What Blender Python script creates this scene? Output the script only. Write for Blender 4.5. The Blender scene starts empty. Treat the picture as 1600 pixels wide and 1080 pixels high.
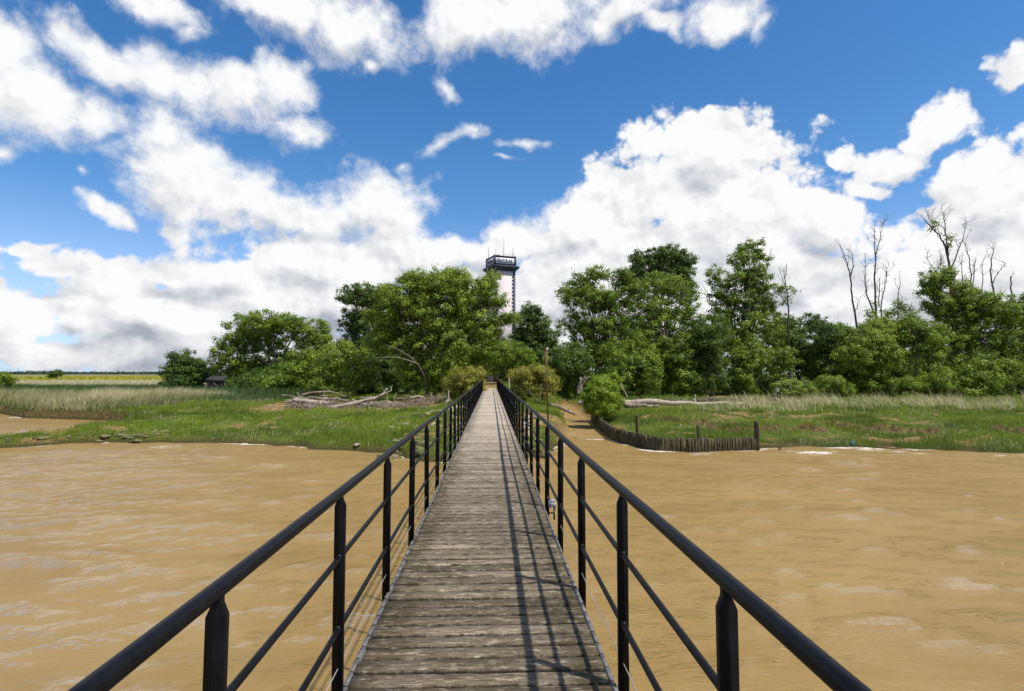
import bpy, math, random
import numpy as np
from mathutils import Vector, Matrix

random.seed(7)
RNG = np.random.default_rng(11)
scene = bpy.context.scene
COL = scene.collection
R = math.radians

# ------------------------------------------------------------------ camera
F_PX, CU, CV = 890.0, 800.0, 540.0          # focal length and centre, in photograph pixels
EYE = np.array([0.0, 0.0, 1.65])
PITCH = math.atan(44 / F_PX)
YAW = math.atan(33 / F_PX * math.cos(PITCH))
cam = bpy.data.cameras.new("camera")
cam.sensor_width = 36.0
cam.lens = 36.0 * F_PX / 1600.0
cam.clip_start = 0.05
cam.clip_end = 20000
cam_ob = bpy.data.objects.new("camera", cam)
COL.objects.link(cam_ob)
cam_ob.location = EYE
cam_ob.rotation_euler = (math.pi / 2 + PITCH, 0, -YAW)
scene.camera = cam_ob
FWD = np.array([math.sin(YAW) * math.cos(PITCH), math.cos(YAW) * math.cos(PITCH), math.sin(PITCH)])
RGT = np.array([math.cos(YAW), -math.sin(YAW), 0.0])
UPV = np.cross(RGT, FWD)

def ray(u, v):
    return FWD * F_PX + RGT * (u - CU) + UPV * (CV - v)
def at_z(u, v, z):
    d = ray(u, v); return EYE + d * ((z - EYE[2]) / d[2])
def at_y(u, v, y):
    d = ray(u, v); return EYE + d * (y / d[1])

# ------------------------------------------------------------------ light
SUN_DIR = Vector((0.46, -0.30, 1.0)).normalized()      # towards the sun
sun = bpy.data.lights.new("sun", 'SUN')
sun.energy = 3.7
sun.angle = R(0.9)
sun.color = (1.0, 0.955, 0.88)
sun_ob = bpy.data.objects.new("sun", sun)
COL.objects.link(sun_ob)
sun_ob.rotation_euler = SUN_DIR.to_track_quat('Z', 'Y').to_euler()
SUN_EL = math.asin(SUN_DIR.z)
SUN_AZ = math.atan2(SUN_DIR.x, SUN_DIR.y)
vs = scene.view_settings
vs.view_transform = 'Standard'
vs.look = 'None'
vs.exposure = 0.44
vs.gamma = 1.0
vs.use_curve_mapping = False
scene.cycles.max_bounces = 6
scene.cycles.transparent_max_bounces = 4
scene.cycles.diffuse_bounces = 3
scene.cycles.glossy_bounces = 2
scene.cycles.caustics_reflective = False
scene.cycles.caustics_refractive = False

# ------------------------------------------------------------------ node helpers
class NT:
    def __init__(self, tree):
        self.t = tree
    def n(self, kind, **kw):
        nd = self.t.nodes.new(kind)
        ins = kw.pop('i', {})
        for k, v in kw.items():
            setattr(nd, k, v)
        for k, v in ins.items():
            s = nd.inputs[k]
            if hasattr(v, 'links') or isinstance(v, bpy.types.NodeSocket):
                self.t.links.new(v, s)
            else:
                s.default_value = v
        return nd
    def math(self, op, a, b=None, c=None, clamp=False):
        ins = {0: a}
        if b is not None: ins[1] = b
        if c is not None: ins[2] = c
        return self.n('ShaderNodeMath', operation=op, use_clamp=clamp, i=ins).outputs[0]
    def vmath(self, op, a, b=None, c=None):
        ins = {0: a}
        if b is not None: ins[1] = b
        if c is not None: ins[2] = c
        nd = self.n('ShaderNodeVectorMath', operation=op, i=ins)
        return nd.outputs['Value'] if op in ('LENGTH', 'DOT_PRODUCT', 'DISTANCE') else nd.outputs['Vector']
    def noise(self, vec, scale, detail=4, rough=0.55, dist=0.0):
        return self.n('ShaderNodeTexNoise', i={'Vector': vec, 'Scale': scale, 'Detail': detail, 'Roughness': rough, 'Distortion': dist})
    def ramp(self, fac, lo, hi, a=0.0, b=1.0, smooth=True):
        return self.n('ShaderNodeMapRange', interpolation_type='SMOOTHSTEP' if smooth else 'LINEAR',
                      i={'Value': fac, 'From Min': lo, 'From Max': hi, 'To Min': a, 'To Max': b}).outputs['Result']
    def mix(self, fac, a, b, blend='MIX'):
        nd = self.t.nodes.new('ShaderNodeMix'); nd.data_type = 'RGBA'; nd.blend_type = blend
        for idx, v in ((0, fac), (6, a), (7, b)):
            s = nd.inputs[idx]
            if isinstance(v, bpy.types.NodeSocket): self.t.links.new(v, s)
            else: s.default_value = v if idx == 0 else (*v, 1.0)[:4]
        return nd.outputs[2]
    def link(self, a, b):
        self.t.links.new(a, b)

# ------------------------------------------------------------------ sky with clouds
world = bpy.data.worlds.new("World")
scene.world = world
world.use_nodes = True
wt = world.node_tree
wt.nodes.clear()

def ae(u, v):
    d = ray(u, v); d = d / np.linalg.norm(d)
    return math.atan2(d[0], d[1]), math.asin(d[2])

# cloud masses: centre, half sizes (all measured on the photograph), tilt in degrees, weight
CLOUDS = [
 (0,60,75,65,0,1),(60,150,130,75,-15,1),(150,180,70,45,-10,.9),(5,225,40,30,0,.7),
 (150,75,105,45,-25,.95),(250,120,90,45,-25,.9),(255,10,95,40,-20,.9),(295,55,35,30,0,.75),
 (440,15,110,50,-5,.95),(555,40,95,60,0,1),(585,100,25,35,0,.55),
 (360,150,100,50,10,1),(440,120,60,55,0,.9),(465,195,60,40,0,.85),(290,270,95,90,0,1.05),(370,300,120,65,-15,1.05),
 (250,200,60,50,0,.9),(460,330,85,50,-15,1),(590,325,75,55,0,1.1),(610,370,55,45,0,1),(520,350,70,45,0,1),
 (150,330,65,25,-25,.75),(50,385,80,14,10,.7),(135,270,25,22,-30,.6),(190,350,45,22,-20,.6),
 (330,425,270,28,3,.95),(520,415,160,45,3,1.05),(110,425,95,13,3,.75),(650,410,110,40,0,1.05),(480,480,230,50,0,1.1),
 (250,490,190,55,0,1.05),(30,490,65,45,0,1.05),(150,475,70,38,0,.95),(60,545,160,28,0,.9),(400,550,280,40,0,1.1),(330,520,110,40,0,1),
 (5,440,30,18,0,.7),
 (690,218,62,22,35,.7),(735,190,30,24,0,.68),(640,255,30,16,20,.6),(815,220,60,16,5,.62),(790,245,45,10,0,.55),(690,130,35,24,-30,.55),
 (720,45,70,60,0,1),(840,25,130,65,5,1.05),(970,10,110,40,15,.95),(1130,15,75,42,-5,1),(1185,45,30,28,0,.7),(1030,18,45,25,0,.75),
 (1100,255,115,60,0,1.15),(1015,290,90,70,20,1.1),(890,360,100,45,15,1.1),(790,385,80,35,10,1.05),(1140,340,160,65,0,1.15),(1275,345,85,55,-10,1.05),
 (1060,390,260,75,0,1.15),(720,395,70,30,0,.95),(1180,220,40,25,0,.85),
 (1400,240,95,36,15,.9),(1470,200,90,32,10,.9),(1320,250,50,26,0,.85),(1350,285,55,26,0,.8),
 (1582,112,46,36,0,.9),
 (1570,310,130,95,20,1.1),(1455,320,90,22,12,.8),(1540,410,140,90,0,1.1),(1340,475,130,65,0,1.05),(1470,450,120,60,0,1.1),
 (1250,440,95,60,0,1.05),(1120,480,260,60,0,1.1),(880,470,190,70,0,1.1),(1700,300,140,140,0,1.05),(1650,480,200,90,0,1.1),
 (800,560,900,26,0,.75),
]
grp = bpy.data.node_groups.new("cloud_density", 'ShaderNodeTree')
grp.interface.new_socket(name="P", in_out='INPUT', socket_type='NodeSocketVector')
grp.interface.new_socket(name="D", in_out='OUTPUT', socket_type='NodeSocketFloat')
G = NT(grp)
gin = G.n('NodeGroupInput'); gout = G.n('NodeGroupOutput')
P = gin.outputs['P']
warp = G.noise(P, 7.0, 3, 0.5)
wv = G.vmath('SUBTRACT', warp.outputs['Color'], (0.5, 0.5, 0.5))
P2 = G.vmath('MULTIPLY_ADD', wv, (0.085, 0.075, 0.0), P)
acc = None
for (u, v, ru, rv, tilt, w) in CLOUDS:
    a0, e0 = ae(u, v)
    a1, _ = ae(u + ru, v); a2, _ = ae(u - ru, v)
    _, e1 = ae(u, v - rv); _, e2 = ae(u, v + rv)
    sa = abs(a1 - a2) / 2 * 1.25; se = abs(e1 - e2) / 2 * 1.25
    if abs(tilt) > 1:
        nd = G.n('ShaderNodeMapping', vector_type='TEXTURE', i={'Vector': P2, 'Location': (a0, e0, 0), 'Rotation': (0, 0, R(tilt)), 'Scale': (sa, se, 1)})
        q = nd.outputs[0]
    else:
        q = G.vmath('MULTIPLY_ADD', P2, (1 / sa, 1 / se, 0), (-a0 / sa, -e0 / se, 0))
    ln = G.vmath('LENGTH', q)
    b = G.math('MULTIPLY_ADD', ln, -1.0, w * 0.97)
    acc = b if acc is None else G.math('SMOOTH_MAX', acc, b, 0.12)
# cloud cover everywhere outside the photographed part of the sky
az = G.n('ShaderNodeSeparateXYZ', i={0: P}).outputs[0]
away = G.ramp(G.math('ABSOLUTE', az), 0.82, 1.05, -1.2, 0.15)
acc = G.math('MAXIMUM', acc, away)
acc = G.math('MAXIMUM', acc, -0.9)
fb = G.noise(G.vmath('MULTIPLY', P2, (1.0, 1.35, 1.0)), 8.5, 9, 0.6)
d = G.math('MULTIPLY_ADD', G.math('SUBTRACT', fb.outputs[0], 0.5), 1.75, acc)
G.link(d, gout.inputs['D'])

W = NT(wt)
tc = W.n('ShaderNodeTexCoord')
sep = W.n('ShaderNodeSeparateXYZ', i={0: W.vmath('NORMALIZE', tc.outputs['Generated'])})
azn = W.math('ARCTAN2', sep.outputs[0], sep.outputs[1])
eln = W.math('ARCSINE', sep.outputs[2])
PP = W.n('ShaderNodeCombineXYZ', i={0: azn, 1: eln, 2: 0.0}).outputs[0]
def dens(vec):
    g = W.n('ShaderNodeGroup', node_tree=grp); W.link(vec, g.inputs['P']); return g.outputs['D']
d0 = dens(PP)
d1 = dens(W.vmath('ADD', PP, (0.018, 0.034, 0.0)))
fb2 = W.noise(PP, 38.0, 4, 0.6)
pw_ = W.vmath('MULTIPLY_ADD', W.vmath('SUBTRACT', fb2.outputs['Color'], (0.5, 0.5, 0.5)), (0.024, 0.024, 0.0), PP)
puff = W.n('ShaderNodeTexVoronoi', voronoi_dimensions='2D', feature='F1', normalize=True, i={'Vector': pw_, 'Scale': 17.0, 'Detail': 2.0, 'Roughness': 0.55, 'Lacunarity': 2.3})
dm = d0
# ragged, thin cloud high up and on the left; crisp cumulus low down and on the right
onright = W.ramp(azn, 0.07, 0.20)
soft = W.math('ADD', W.math('MULTIPLY', onright, W.ramp(eln, .40, .52)), W.math('MULTIPLY', W.math('SUBTRACT', 1.0, onright), W.ramp(eln, .10, .36)))
d0 = W.math('MULTIPLY_ADD', W.math('SUBTRACT', fb2.outputs[0], 0.5), W.ramp(soft, 0, 1, .42, .62), d0)
d0 = W.math('MULTIPLY_ADD', W.math('SUBTRACT', 0.36, puff.outputs['Distance']), W.ramp(soft, 0, 1, 1.20, .55), d0)
mask = W.ramp(d0, W.ramp(soft, 0, 1, .05, -.04), W.ramp(soft, 0, 1, .36, .74))
mask = W.math('MULTIPLY', mask, W.ramp(sep.outputs[2], -0.02, 0.0))
# lit from above: a cloud is greyer where there is more cloud between it and the sun
rn1 = W.noise(PP, 12.0, 4, 0.52)
rn2 = W.noise(W.vmath('ADD', PP, (0.008, 0.015, 0.0)), 12.0, 4, 0.52)
relief = W.ramp(W.math('SUBTRACT', rn2.outputs[0], rn1.outputs[0]), -0.11, 0.14)
shade = W.ramp(W.math('SUBTRACT', d1, dm), -0.20, 0.50)
thick = W.ramp(d1, 0.35, 1.35)
low = W.ramp(eln, 0.04, 0.30, 1.0, 0.22)
bands = W.noise(W.vmath('MULTIPLY', PP, (1.0, 2.4, 1.0)), 4.2, 5, 0.55)
bandf = W.math('MULTIPLY', W.ramp(bands.outputs[0], .38, .68), low)
pf = W.ramp(puff.outputs['Distance'], .15, .6)
grey = W.math('ADD', W.math('MULTIPLY', relief, 0.40), W.math('MULTIPLY', shade, 0.40))
grey = W.math('MULTIPLY_ADD', pf, 0.16, grey)
grey = W.math('MULTIPLY_ADD', W.math('MULTIPLY', thick, low), 0.46, grey)
grey = W.math('MULTIPLY_ADD', bandf, 0.48, grey)
grey = W.math('MULTIPLY_ADD', W.ramp(eln, 0.0, 0.13, 1.0, 0.0), 0.04, grey)
grey = W.math('SUBTRACT', grey, 0.31, clamp=True)
ccol = W.mix(grey, (1.0, 1.0, 1.0), (0.40, 0.44, 0.515))
sky = W.n('ShaderNodeTexSky', sky_type='NISHITA')
sky.sun_disc = False
sky.sun_elevation = SUN_EL
sky.sun_rotation = SUN_AZ
sky.altitude = 0
sky.air_density = 1.0
sky.dust_density = 0.4
sky.ozone_density = 2.5
hs0 = W.n('ShaderNodeHueSaturation', i={'Saturation': W.ramp(eln, 0.0, 0.30, 0.6, 1.32), 'Value': 1.0, 'Color': sky.outputs[0]})
hs = W.n('ShaderNodeMix', data_type='RGBA', blend_type='MULTIPLY')
hs.inputs[0].default_value = 1.0
W.link(hs0.outputs[0], hs.inputs[6])
W.link(W.mix(W.ramp(eln, 0.0, 0.35), (0.62, 0.82, 1.15), (1.02, 0.99, 1.0)), hs.inputs[7])
bg_sky = W.n('ShaderNodeBackground', i={'Color': hs.outputs[2], 'Strength': 0.112})
bg_cl = W.n('ShaderNodeBackground', i={'Color': ccol, 'Strength': 0.725})
ms = W.n('ShaderNodeMixShader', i={0: mask, 1: bg_sky.outputs[0], 2: bg_cl.outputs[0]})
wo = W.n('ShaderNodeOutputWorld')
W.link(ms.outputs[0], wo.inputs['Surface'])
world.cycles.sampling_method = 'MANUAL'
world.cycles.sample_map_resolution = 512

# ------------------------------------------------------------------ mesh helpers
class MB:
    def __init__(self):
        self.v = []; self.f = []; self.n = 0; self.att = []
    def add(self, verts, faces, att=0.0):
        verts = np.asarray(verts, dtype=np.float64).reshape(-1, 3)
        for fc in (faces if isinstance(faces, list) else [faces]):
            self.f.append(np.asarray(fc, dtype=np.int64) + self.n)
        self.v.append(verts); self.n += len(verts)
        self.att.append(np.broadcast_to(np.asarray(att, dtype=np.float32), (len(verts),)))
    def box(self, lo, hi, M=None):
        x0, y0, z0 = lo; x1, y1, z1 = hi
        v = np.array([(x0,y0,z0),(x1,y0,z0),(x1,y1,z0),(x0,y1,z0),(x0,y0,z1),(x1,y0,z1),(x1,y1,z1),(x0,y1,z1)], float)
        if M is not None: v = v @ np.array(M.to_3x3()).T + np.array(M.translation)
        self.add(v, np.array([(0,3,2,1),(4,5,6,7),(0,1,5,4),(1,2,6,5),(2,3,7,6),(3,0,4,7)]))
    def tube(self, pts, rad, sides=8, caps=True, jitter=0.0):
        pts = np.asarray(pts, float); n = len(pts)
        rad = np.broadcast_to(np.asarray(rad, float), (n,))
        tan = np.gradient(pts, axis=0) if n > 2 else np.repeat((pts[1:] - pts[:1]), 2, axis=0)
        tan /= np.linalg.norm(tan, axis=1, keepdims=True) + 1e-9
        ref = np.array([0, 0, 1.0]) if abs(tan[:, 2]).mean() < 0.8 else np.array([1.0, 0.1, 0])
        a = np.cross(tan, ref); a /= np.linalg.norm(a, axis=1, keepdims=True) + 1e-9
        b = np.cross(tan, a)
        th = np.arange(sides) / sides * 2 * math.pi
        rr = rad[:, None] * np.ones(sides)[None]
        if jitter: rr = rr * (1 + jitter * RNG.uniform(-1, 1, rr.shape))
        v = pts[:, None] + rr[..., None] * (a[:, None] * np.cos(th)[None, :, None] + b[:, None] * np.sin(th)[None, :, None])
        i = np.arange(n - 1)[:, None] * sides; j = np.arange(sides)[None]; k = (j + 1) % sides
        q = np.stack([i + j, i + sides + j, i + sides + k, i + k], -1).reshape(-1, 4)
        self.add(v.reshape(-1, 3), q)
        if caps:
            off = self.n - n * sides
            self.f.append(np.array([[off + s for s in range(sides)]]))
            self.f.append(np.array([[off + (n - 1) * sides + s for s in reversed(range(sides))]]))
    def prism(self, poly, y0, y1):          # polygon in xz swept along y
        poly = np.asarray(poly, float); n = len(poly)
        v = np.vstack([np.c_[poly[:, 0], np.full(n, y0), poly[:, 1]], np.c_[poly[:, 0], np.full(n, y1), poly[:, 1]]])
        k = np.arange(n)
        self.add(v, [np.stack([k, (k + 1) % n, (k + 1) % n + n, k + n], -1), np.array([k[::-1]]), np.array([k + n])])
    def build(self, name, mat, parent=None, smooth=False, attname=None):
        me = bpy.data.meshes.new(name)
        V = np.vstack(self.v).astype(np.float32)
        sizes = np.concatenate([np.full(len(f), f.shape[1]) for f in self.f])
        loops = np.concatenate([f.ravel() for f in self.f]).astype(np.int32)
        me.vertices.add(len(V)); me.vertices.foreach_set('co', V.ravel())
        me.loops.add(len(loops)); me.loops.foreach_set('vertex_index', loops)
        me.polygons.add(len(sizes))
        starts = np.concatenate([[0], np.cumsum(sizes)[:-1]]).astype(np.int32)
        me.polygons.foreach_set('loop_start', starts)
        if smooth: me.polygons.foreach_set('use_smooth', np.ones(len(sizes), dtype=bool))
        if attname:
            at = me.attributes.new(attname, 'FLOAT', 'POINT')
            at.data.foreach_set('value', np.concatenate(self.att).astype(np.float32))
        me.update(calc_edges=True)
        me.materials.append(mat)
        o = bpy.data.objects.new(name, me)
        COL.objects.link(o)
        if parent is not None: o.parent = parent
        return o

def thing(name, loc, label, cat, group=None, rotz=0.0):
    o = bpy.data.objects.new(name, None)
    o.empty_display_size = 0.3
    COL.objects.link(o)
    o.location = loc; o.rotation_euler = (0, 0, rotz)
    tag(o, label, cat, group)
    return o
def tag(o, label=None, cat=None, group=None, kind=None):
    if label: o['label'] = label
    if cat: o['category'] = cat
    if group: o['group'] = group
    if kind: o['kind'] = kind
    return o

# value noise for terrain and planting
def vnoise(x, y, seed=0):
    xi = np.floor(x).astype(np.int64); yi = np.floor(y).astype(np.int64)
    fx = x - xi; fy = y - yi
    fx = fx * fx * (3 - 2 * fx); fy = fy * fy * (3 - 2 * fy)
    def h(a, b):
        k = (a * 374761393 + b * 668265263 + seed * 982451653) & 0xffffffff
        k = ((k ^ (k >> 13)) * 1274126177) & 0xffffffff
        return ((k ^ (k >> 16)) & 0xffff) / 65535.0
    return (h(xi, yi) * (1 - fx) + h(xi + 1, yi) * fx) * (1 - fy) + (h(xi, yi + 1) * (1 - fx) + h(xi + 1, yi + 1) * fx) * fy
def fbm(x, y, seed=0, oct=4):
    s = 0; a = 0.5; t = 0
    for k in range(oct):
        s = s + a * vnoise(x * 2 ** k, y * 2 ** k, seed + k); t += a; a *= 0.5
    return s / t
def sstep(a, b, x):
    t = np.clip((x - a) / (b - a), 0, 1); return t * t * (3 - 2 * t)

# ------------------------------------------------------------------ materials
def mat(name):
    m = bpy.data.materials.new(name); m.use_nodes = True
    t = m.node_tree; t.nodes.clear()
    return m, NT(t)
def finish(N, shader, bump=None):
    o = N.n('ShaderNodeOutputMaterial'); N.link(shader, o.inputs['Surface'])
def principled(N, color, rough=0.6, metal=0.0, spec=0.5, normal=None):
    ins = {'Base Color': color if isinstance(color, bpy.types.NodeSocket) else (*color, 1), 'Roughness': rough, 'Metallic': metal, 'Specular IOR Level': spec}
    if normal is not None: ins['Normal'] = normal
    return N.n('ShaderNodeBsdfPrincipled', i=ins).outputs[0]

def simple_mat(name, c1, c2, scale, rough=0.6, metal=0.0, bump=0.0, bscale=None, stretch=(1, 1, 1), spec=0.4):
    m, N = mat(name)
    tcn = N.n('ShaderNodeTexCoord').outputs['Object']
    v = N.vmath('MULTIPLY', tcn, stretch)
    nz = N.noise(v, scale, 5, 0.6)
    col = N.mix(N.ramp(nz.outputs[0], 0.3, 0.7), c1, c2)
    nor = None
    if bump:
        nb = N.noise(v, bscale or scale * 3, 5, 0.65)
        nor = N.n('ShaderNodeBump', i={'Strength': bump, 'Distance': 0.02, 'Height': nb.outputs[0]}).outputs[0]
    finish(N, principled(N, col, rough, metal, spec, nor))
    return m

M_BLACK = simple_mat('black_painted_steel', (0.004, 0.004, 0.005), (0.008, 0.008, 0.010), 14, rough=0.38, bump=0.05, bscale=40, spec=0.11)
M_STEEL = simple_mat('galvanised_steel', (0.085, 0.08, 0.08), (0.19, 0.18, 0.175), 9, rough=0.75, metal=0.0, bump=0.2)
M_DARKSTEEL = simple_mat('rusted_beam_steel', (0.03, 0.022, 0.018), (0.07, 0.045, 0.03), 6, rough=0.7)
M_WIRE = simple_mat('wire_steel', (0.30, 0.29, 0.27), (0.4, 0.39, 0.37), 4, rough=0.4, metal=0.3)
M_BOX = simple_mat('grey_plastic', (0.26, 0.265, 0.28), (0.36, 0.365, 0.375), 30, rough=0.4)
M_RUST = simple_mat('rusty_iron', (0.10, 0.032, 0.014), (0.19, 0.07, 0.028), 5, rough=0.8, bump=0.3)
M_WHITE = simple_mat('white_enamel', (0.65, 0.66, 0.66), (0.8, 0.8, 0.8), 12, rough=0.4)
M_BLUE = simple_mat('blue_plastic', (0.03, 0.13, 0.22), (0.05, 0.20, 0.30), 6, rough=0.4)
M_BLUEPALE = simple_mat('faded_blue_plastic', (0.16, 0.34, 0.5), (0.3, 0.48, 0.62), 6, rough=0.45)
M_BLEACH = simple_mat('bleached_wood', (0.23, 0.185, 0.135), (0.50, 0.42, 0.33), 5, rough=0.85, bump=0.5, bscale=16, stretch=(1, 1, 3))
M_DRIFT = simple_mat('weathered_driftwood', (0.10, 0.072, 0.05), (0.33, 0.26, 0.195), 4, rough=0.9, bump=0.5, bscale=14)
M_BARK = simple_mat('tree_bark', (0.09, 0.075, 0.055), (0.26, 0.22, 0.165), 3, rough=0.9, bump=0.5, bscale=9)
M_DARKBARK = simple_mat('dead_tree_bark', (0.032, 0.026, 0.022), (0.085, 0.068, 0.055), 3, rough=0.9, bump=0.4, bscale=9)
M_STAKE = simple_mat('old_timber_stakes', (0.030, 0.026, 0.012), (0.12, 0.10, 0.048), 3.0, rough=0.9, bump=0.6, bscale=9, stretch=(2, 2, 0.6))
M_HUT = simple_mat('hut_planks', (0.045, 0.038, 0.034), (0.14, 0.12, 0.10), 3, rough=0.9, stretch=(3, 3, 0.5))
M_HUTROOF = simple_mat('hut_roof_felt', (0.022, 0.022, 0.026), (0.05, 0.048, 0.05), 5, rough=0.85)
M_SLATE = simple_mat('slate_blue_paint', (0.04, 0.05, 0.075), (0.07, 0.082, 0.115), 1.5, rough=0.7)
M_RENDER = simple_mat('pink_white_render', (0.57, 0.50, 0.485), (0.63, 0.565, 0.55), 0.35, rough=0.85, bump=0.1, bscale=4)
M_SIGN = simple_mat('white_sign_board', (0.66, 0.67, 0.70), (0.76, 0.77, 0.79), 2, rough=0.5)
M_LETTER = simple_mat('dark_sign_letters', (0.015, 0.018, 0.028), (0.022, 0.025, 0.035), 2, rough=0.6)
M_DARKGLASS = simple_mat('dark_window', (0.01, 0.01, 0.012), (0.02, 0.02, 0.024), 2, rough=0.2)
M_ROCK = simple_mat('pale_limestone', (0.20, 0.165, 0.105), (0.46, 0.40, 0.29), 1.6, rough=0.9, bump=0.6, bscale=5)
M_MOSSROCK = simple_mat('mossy_limestone', (0.035, 0.055, 0.012), (0.20, 0.165, 0.075), 1.8, rough=0.9, bump=0.6, bscale=5)
M_LICHENROCK = simple_mat('lichen_limestone', (0.27, 0.19, 0.035), (0.40, 0.34, 0.22), 2.0, rough=0.9, bump=0.6, bscale=5)

def leaf_mat(name, dark, light, pale, transl=0.35):
    m, N = mat(name)
    at = N.n('ShaderNodeAttribute', attribute_name='tint').outputs['Fac']
    col = N.mix(at, dark, light)
    geo = N.n('ShaderNodeNewGeometry')
    col = N.mix(N.math('MULTIPLY', geo.outputs['Backfacing'], 0.45), col, pale)
    dif = N.n('ShaderNodeBsdfPrincipled', i={'Base Color': col, 'Roughness': 0.5, 'Specular IOR Level': 0.35}).outputs[0]
    tcol = N.mix(0.5, col, (light[0] * 1.3, light[1] * 1.35, light[2] * 0.6))
    tr = N.n('ShaderNodeBsdfTranslucent', i={'Color': tcol}).outputs[0]
    mx = N.n('ShaderNodeMixShader', i={0: transl, 1: dif, 2: tr}).outputs[0]
    finish(N, mx)
    return m
L_GREEN = leaf_mat('green_leaves', (0.056, 0.112, 0.008), (0.265, 0.360, 0.026), (0.24, 0.29, 0.09), .36)
L_DARK = leaf_mat('dark_green_leaves', (0.030, 0.070, 0.009), (0.135, 0.215, 0.024), (0.14, 0.19, 0.06), .36)
L_OLIVE = leaf_mat('olive_green_leaves', (0.075, 0.122, 0.008), (0.315, 0.400, 0.034), (0.38, 0.44, 0.13), .36)
L_LIME = leaf_mat('lime_green_leaves', (0.12, 0.20, 0.008), (0.30, 0.40, 0.018), (0.28, 0.36, 0.05))
L_TAMARISK = leaf_mat('tamarisk_sprays', (0.12, 0.145, 0.015), (0.42, 0.40, 0.065), (0.40, 0.38, 0.11))
L_GRASS = leaf_mat('marsh_grass_blades', (0.058, 0.105, 0.007), (0.290, 0.375, 0.032), (0.25, 0.31, 0.045), 0.3)
L_REED = leaf_mat('dry_reed_stalks', (0.22, 0.22, 0.055), (0.80, 0.69, 0.43), (0.74, 0.64, 0.40), 0.2)
L_GREENREED = leaf_mat('green_reed_blades', (0.035, 0.085, 0.02), (0.12, 0.19, 0.05), (0.12, 0.17, 0.05), 0.25)
L_RAPE = leaf_mat('yellow_flowers', (0.20, 0.23, 0.03), (0.55, 0.46, 0.03), (0.5, 0.42, 0.03), 0.2)
L_FLOWER = leaf_mat('white_blossom', (0.6, 0.58, 0.45), (0.78, 0.76, 0.62), (0.7, 0.7, 0.6), 0.2)

# ------------------------------------------------------------------ terrain
WATER_Z = -3.0
def wl(*px):
    return [tuple(at_z(u, v, WATER_Z)[:2]) for u, v in px]
INLET = wl((-200,646),(0,646),(40,653),(110,655),(170,657),(215,664))
SPIT = wl((180,671),(120,676),(60,683),(0,689.5),(-60,694),(-110,701),(-60,703),(0,697.5),(60,695),(120,692),(180,690),(260,691),(330,690.5),(400,693),(450,695.5),(505,702),(560,704.5),(605,706))
ABUT = wl((636,714),(660,719),(700,720),(780,717),(842,714),(866,703),(880,690))
CREEK_MOUTH = wl((893,684),(958,686))
PALIS = wl((980,693),(999,697),(1031,703.5),(1080,705.5),(1121,704),(1184,702.5))
RIGHT = wl((1200,699.5),(1270,698.5),(1335,699.5),(1350,702.5),(1400,703.5),(1480,704.5),(1600,709),(1800,714),(2300,722))
SEG = []
def poly_of():
    pts = []; kind = []
    def ext(lst, k):
        for p in lst: pts.append(p); kind.append(k)
    ext([(-3000, 90), (-300, 74)], 1.0)
    ext(INLET, 0.95); ext(SPIT, 0.26); ext(ABUT, 0.35); ext(CREEK_MOUTH, 0.03); ext(PALIS, 0.66); ext(RIGHT, 0.26)
    ext([(140, 36), (400, 50), (3000, 60), (6000, 6000), (-6000, 6000)], 0.3)
    return np.array(pts), np.array(kind)
POLY, KIND = poly_of()
def land(X, Y):
    """signed distance to the water line (positive on land) and the local step height of the bank"""
    X = np.asarray(X, float); Y = np.asarray(Y, float)
    shp = X.shape; x = X.ravel(); y = Y.ravel()
    best = np.full(x.shape, 1e9); inside = np.zeros(x.shape, bool)
    ws = np.zeros(x.shape); wk = np.zeros(x.shape)
    n = len(POLY)
    for i in range(n):
        ax, ay = POLY[i]; bx, by = POLY[(i + 1) % n]
        dx, dy = bx - ax, by - ay
        t = np.clip(((x - ax) * dx + (y - ay) * dy) / (dx * dx + dy * dy), 0, 1)
        d2 = (x - ax - t * dx) ** 2 + (y - ay - t * dy) ** 2
        best = np.minimum(best, d2)
        w = 1.0 / (d2 + 0.05) ** 2
        ws += w; wk += w * KIND[i]
        cond = (ay > y) != (by > y)
        with np.errstate(divide='ignore', invalid='ignore'):
            xi = ax + (y - ay) / (by - ay) * dx
        inside ^= cond & (x < xi)
    d = np.sqrt(best) * np.where(inside, 1, -1)
    return d.reshape(shp), (wk / ws).reshape(shp)
CREEK = np.array(wl((880,690),(893,684),(958,686)) + [tuple(at_z(u, v, -2.85)[:2]) for u, v in ((975,690),(950,676),(932,664),(916,652),(900,642),(884,640),(874,648),(878,660),(886,672))])
def poly_dist(pg, X, Y):
    X = np.asarray(X, float); Y = np.asarray(Y, float)
    best = np.full(X.shape, 1e9); inside = np.zeros(X.shape, bool)
    n = len(pg)
    for i in range(n):
        ax, ay = pg[i]; bx, by = pg[(i + 1) % n]
        dx, dy = bx - ax, by - ay
        t = np.clip(((X - ax) * dx + (Y - ay) * dy) / (dx * dx + dy * dy), 0, 1)
        best = np.minimum(best, (X - ax - t * dx) ** 2 + (Y - ay - t * dy) ** 2)
        cond = (ay > Y) != (by > Y)
        with np.errstate(divide='ignore', invalid='ignore'):
            inside ^= cond & (X < ax + (Y - ay) / (by - ay) * dx)
    return np.sqrt(best) * np.where(inside, 1, -1)

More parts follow.
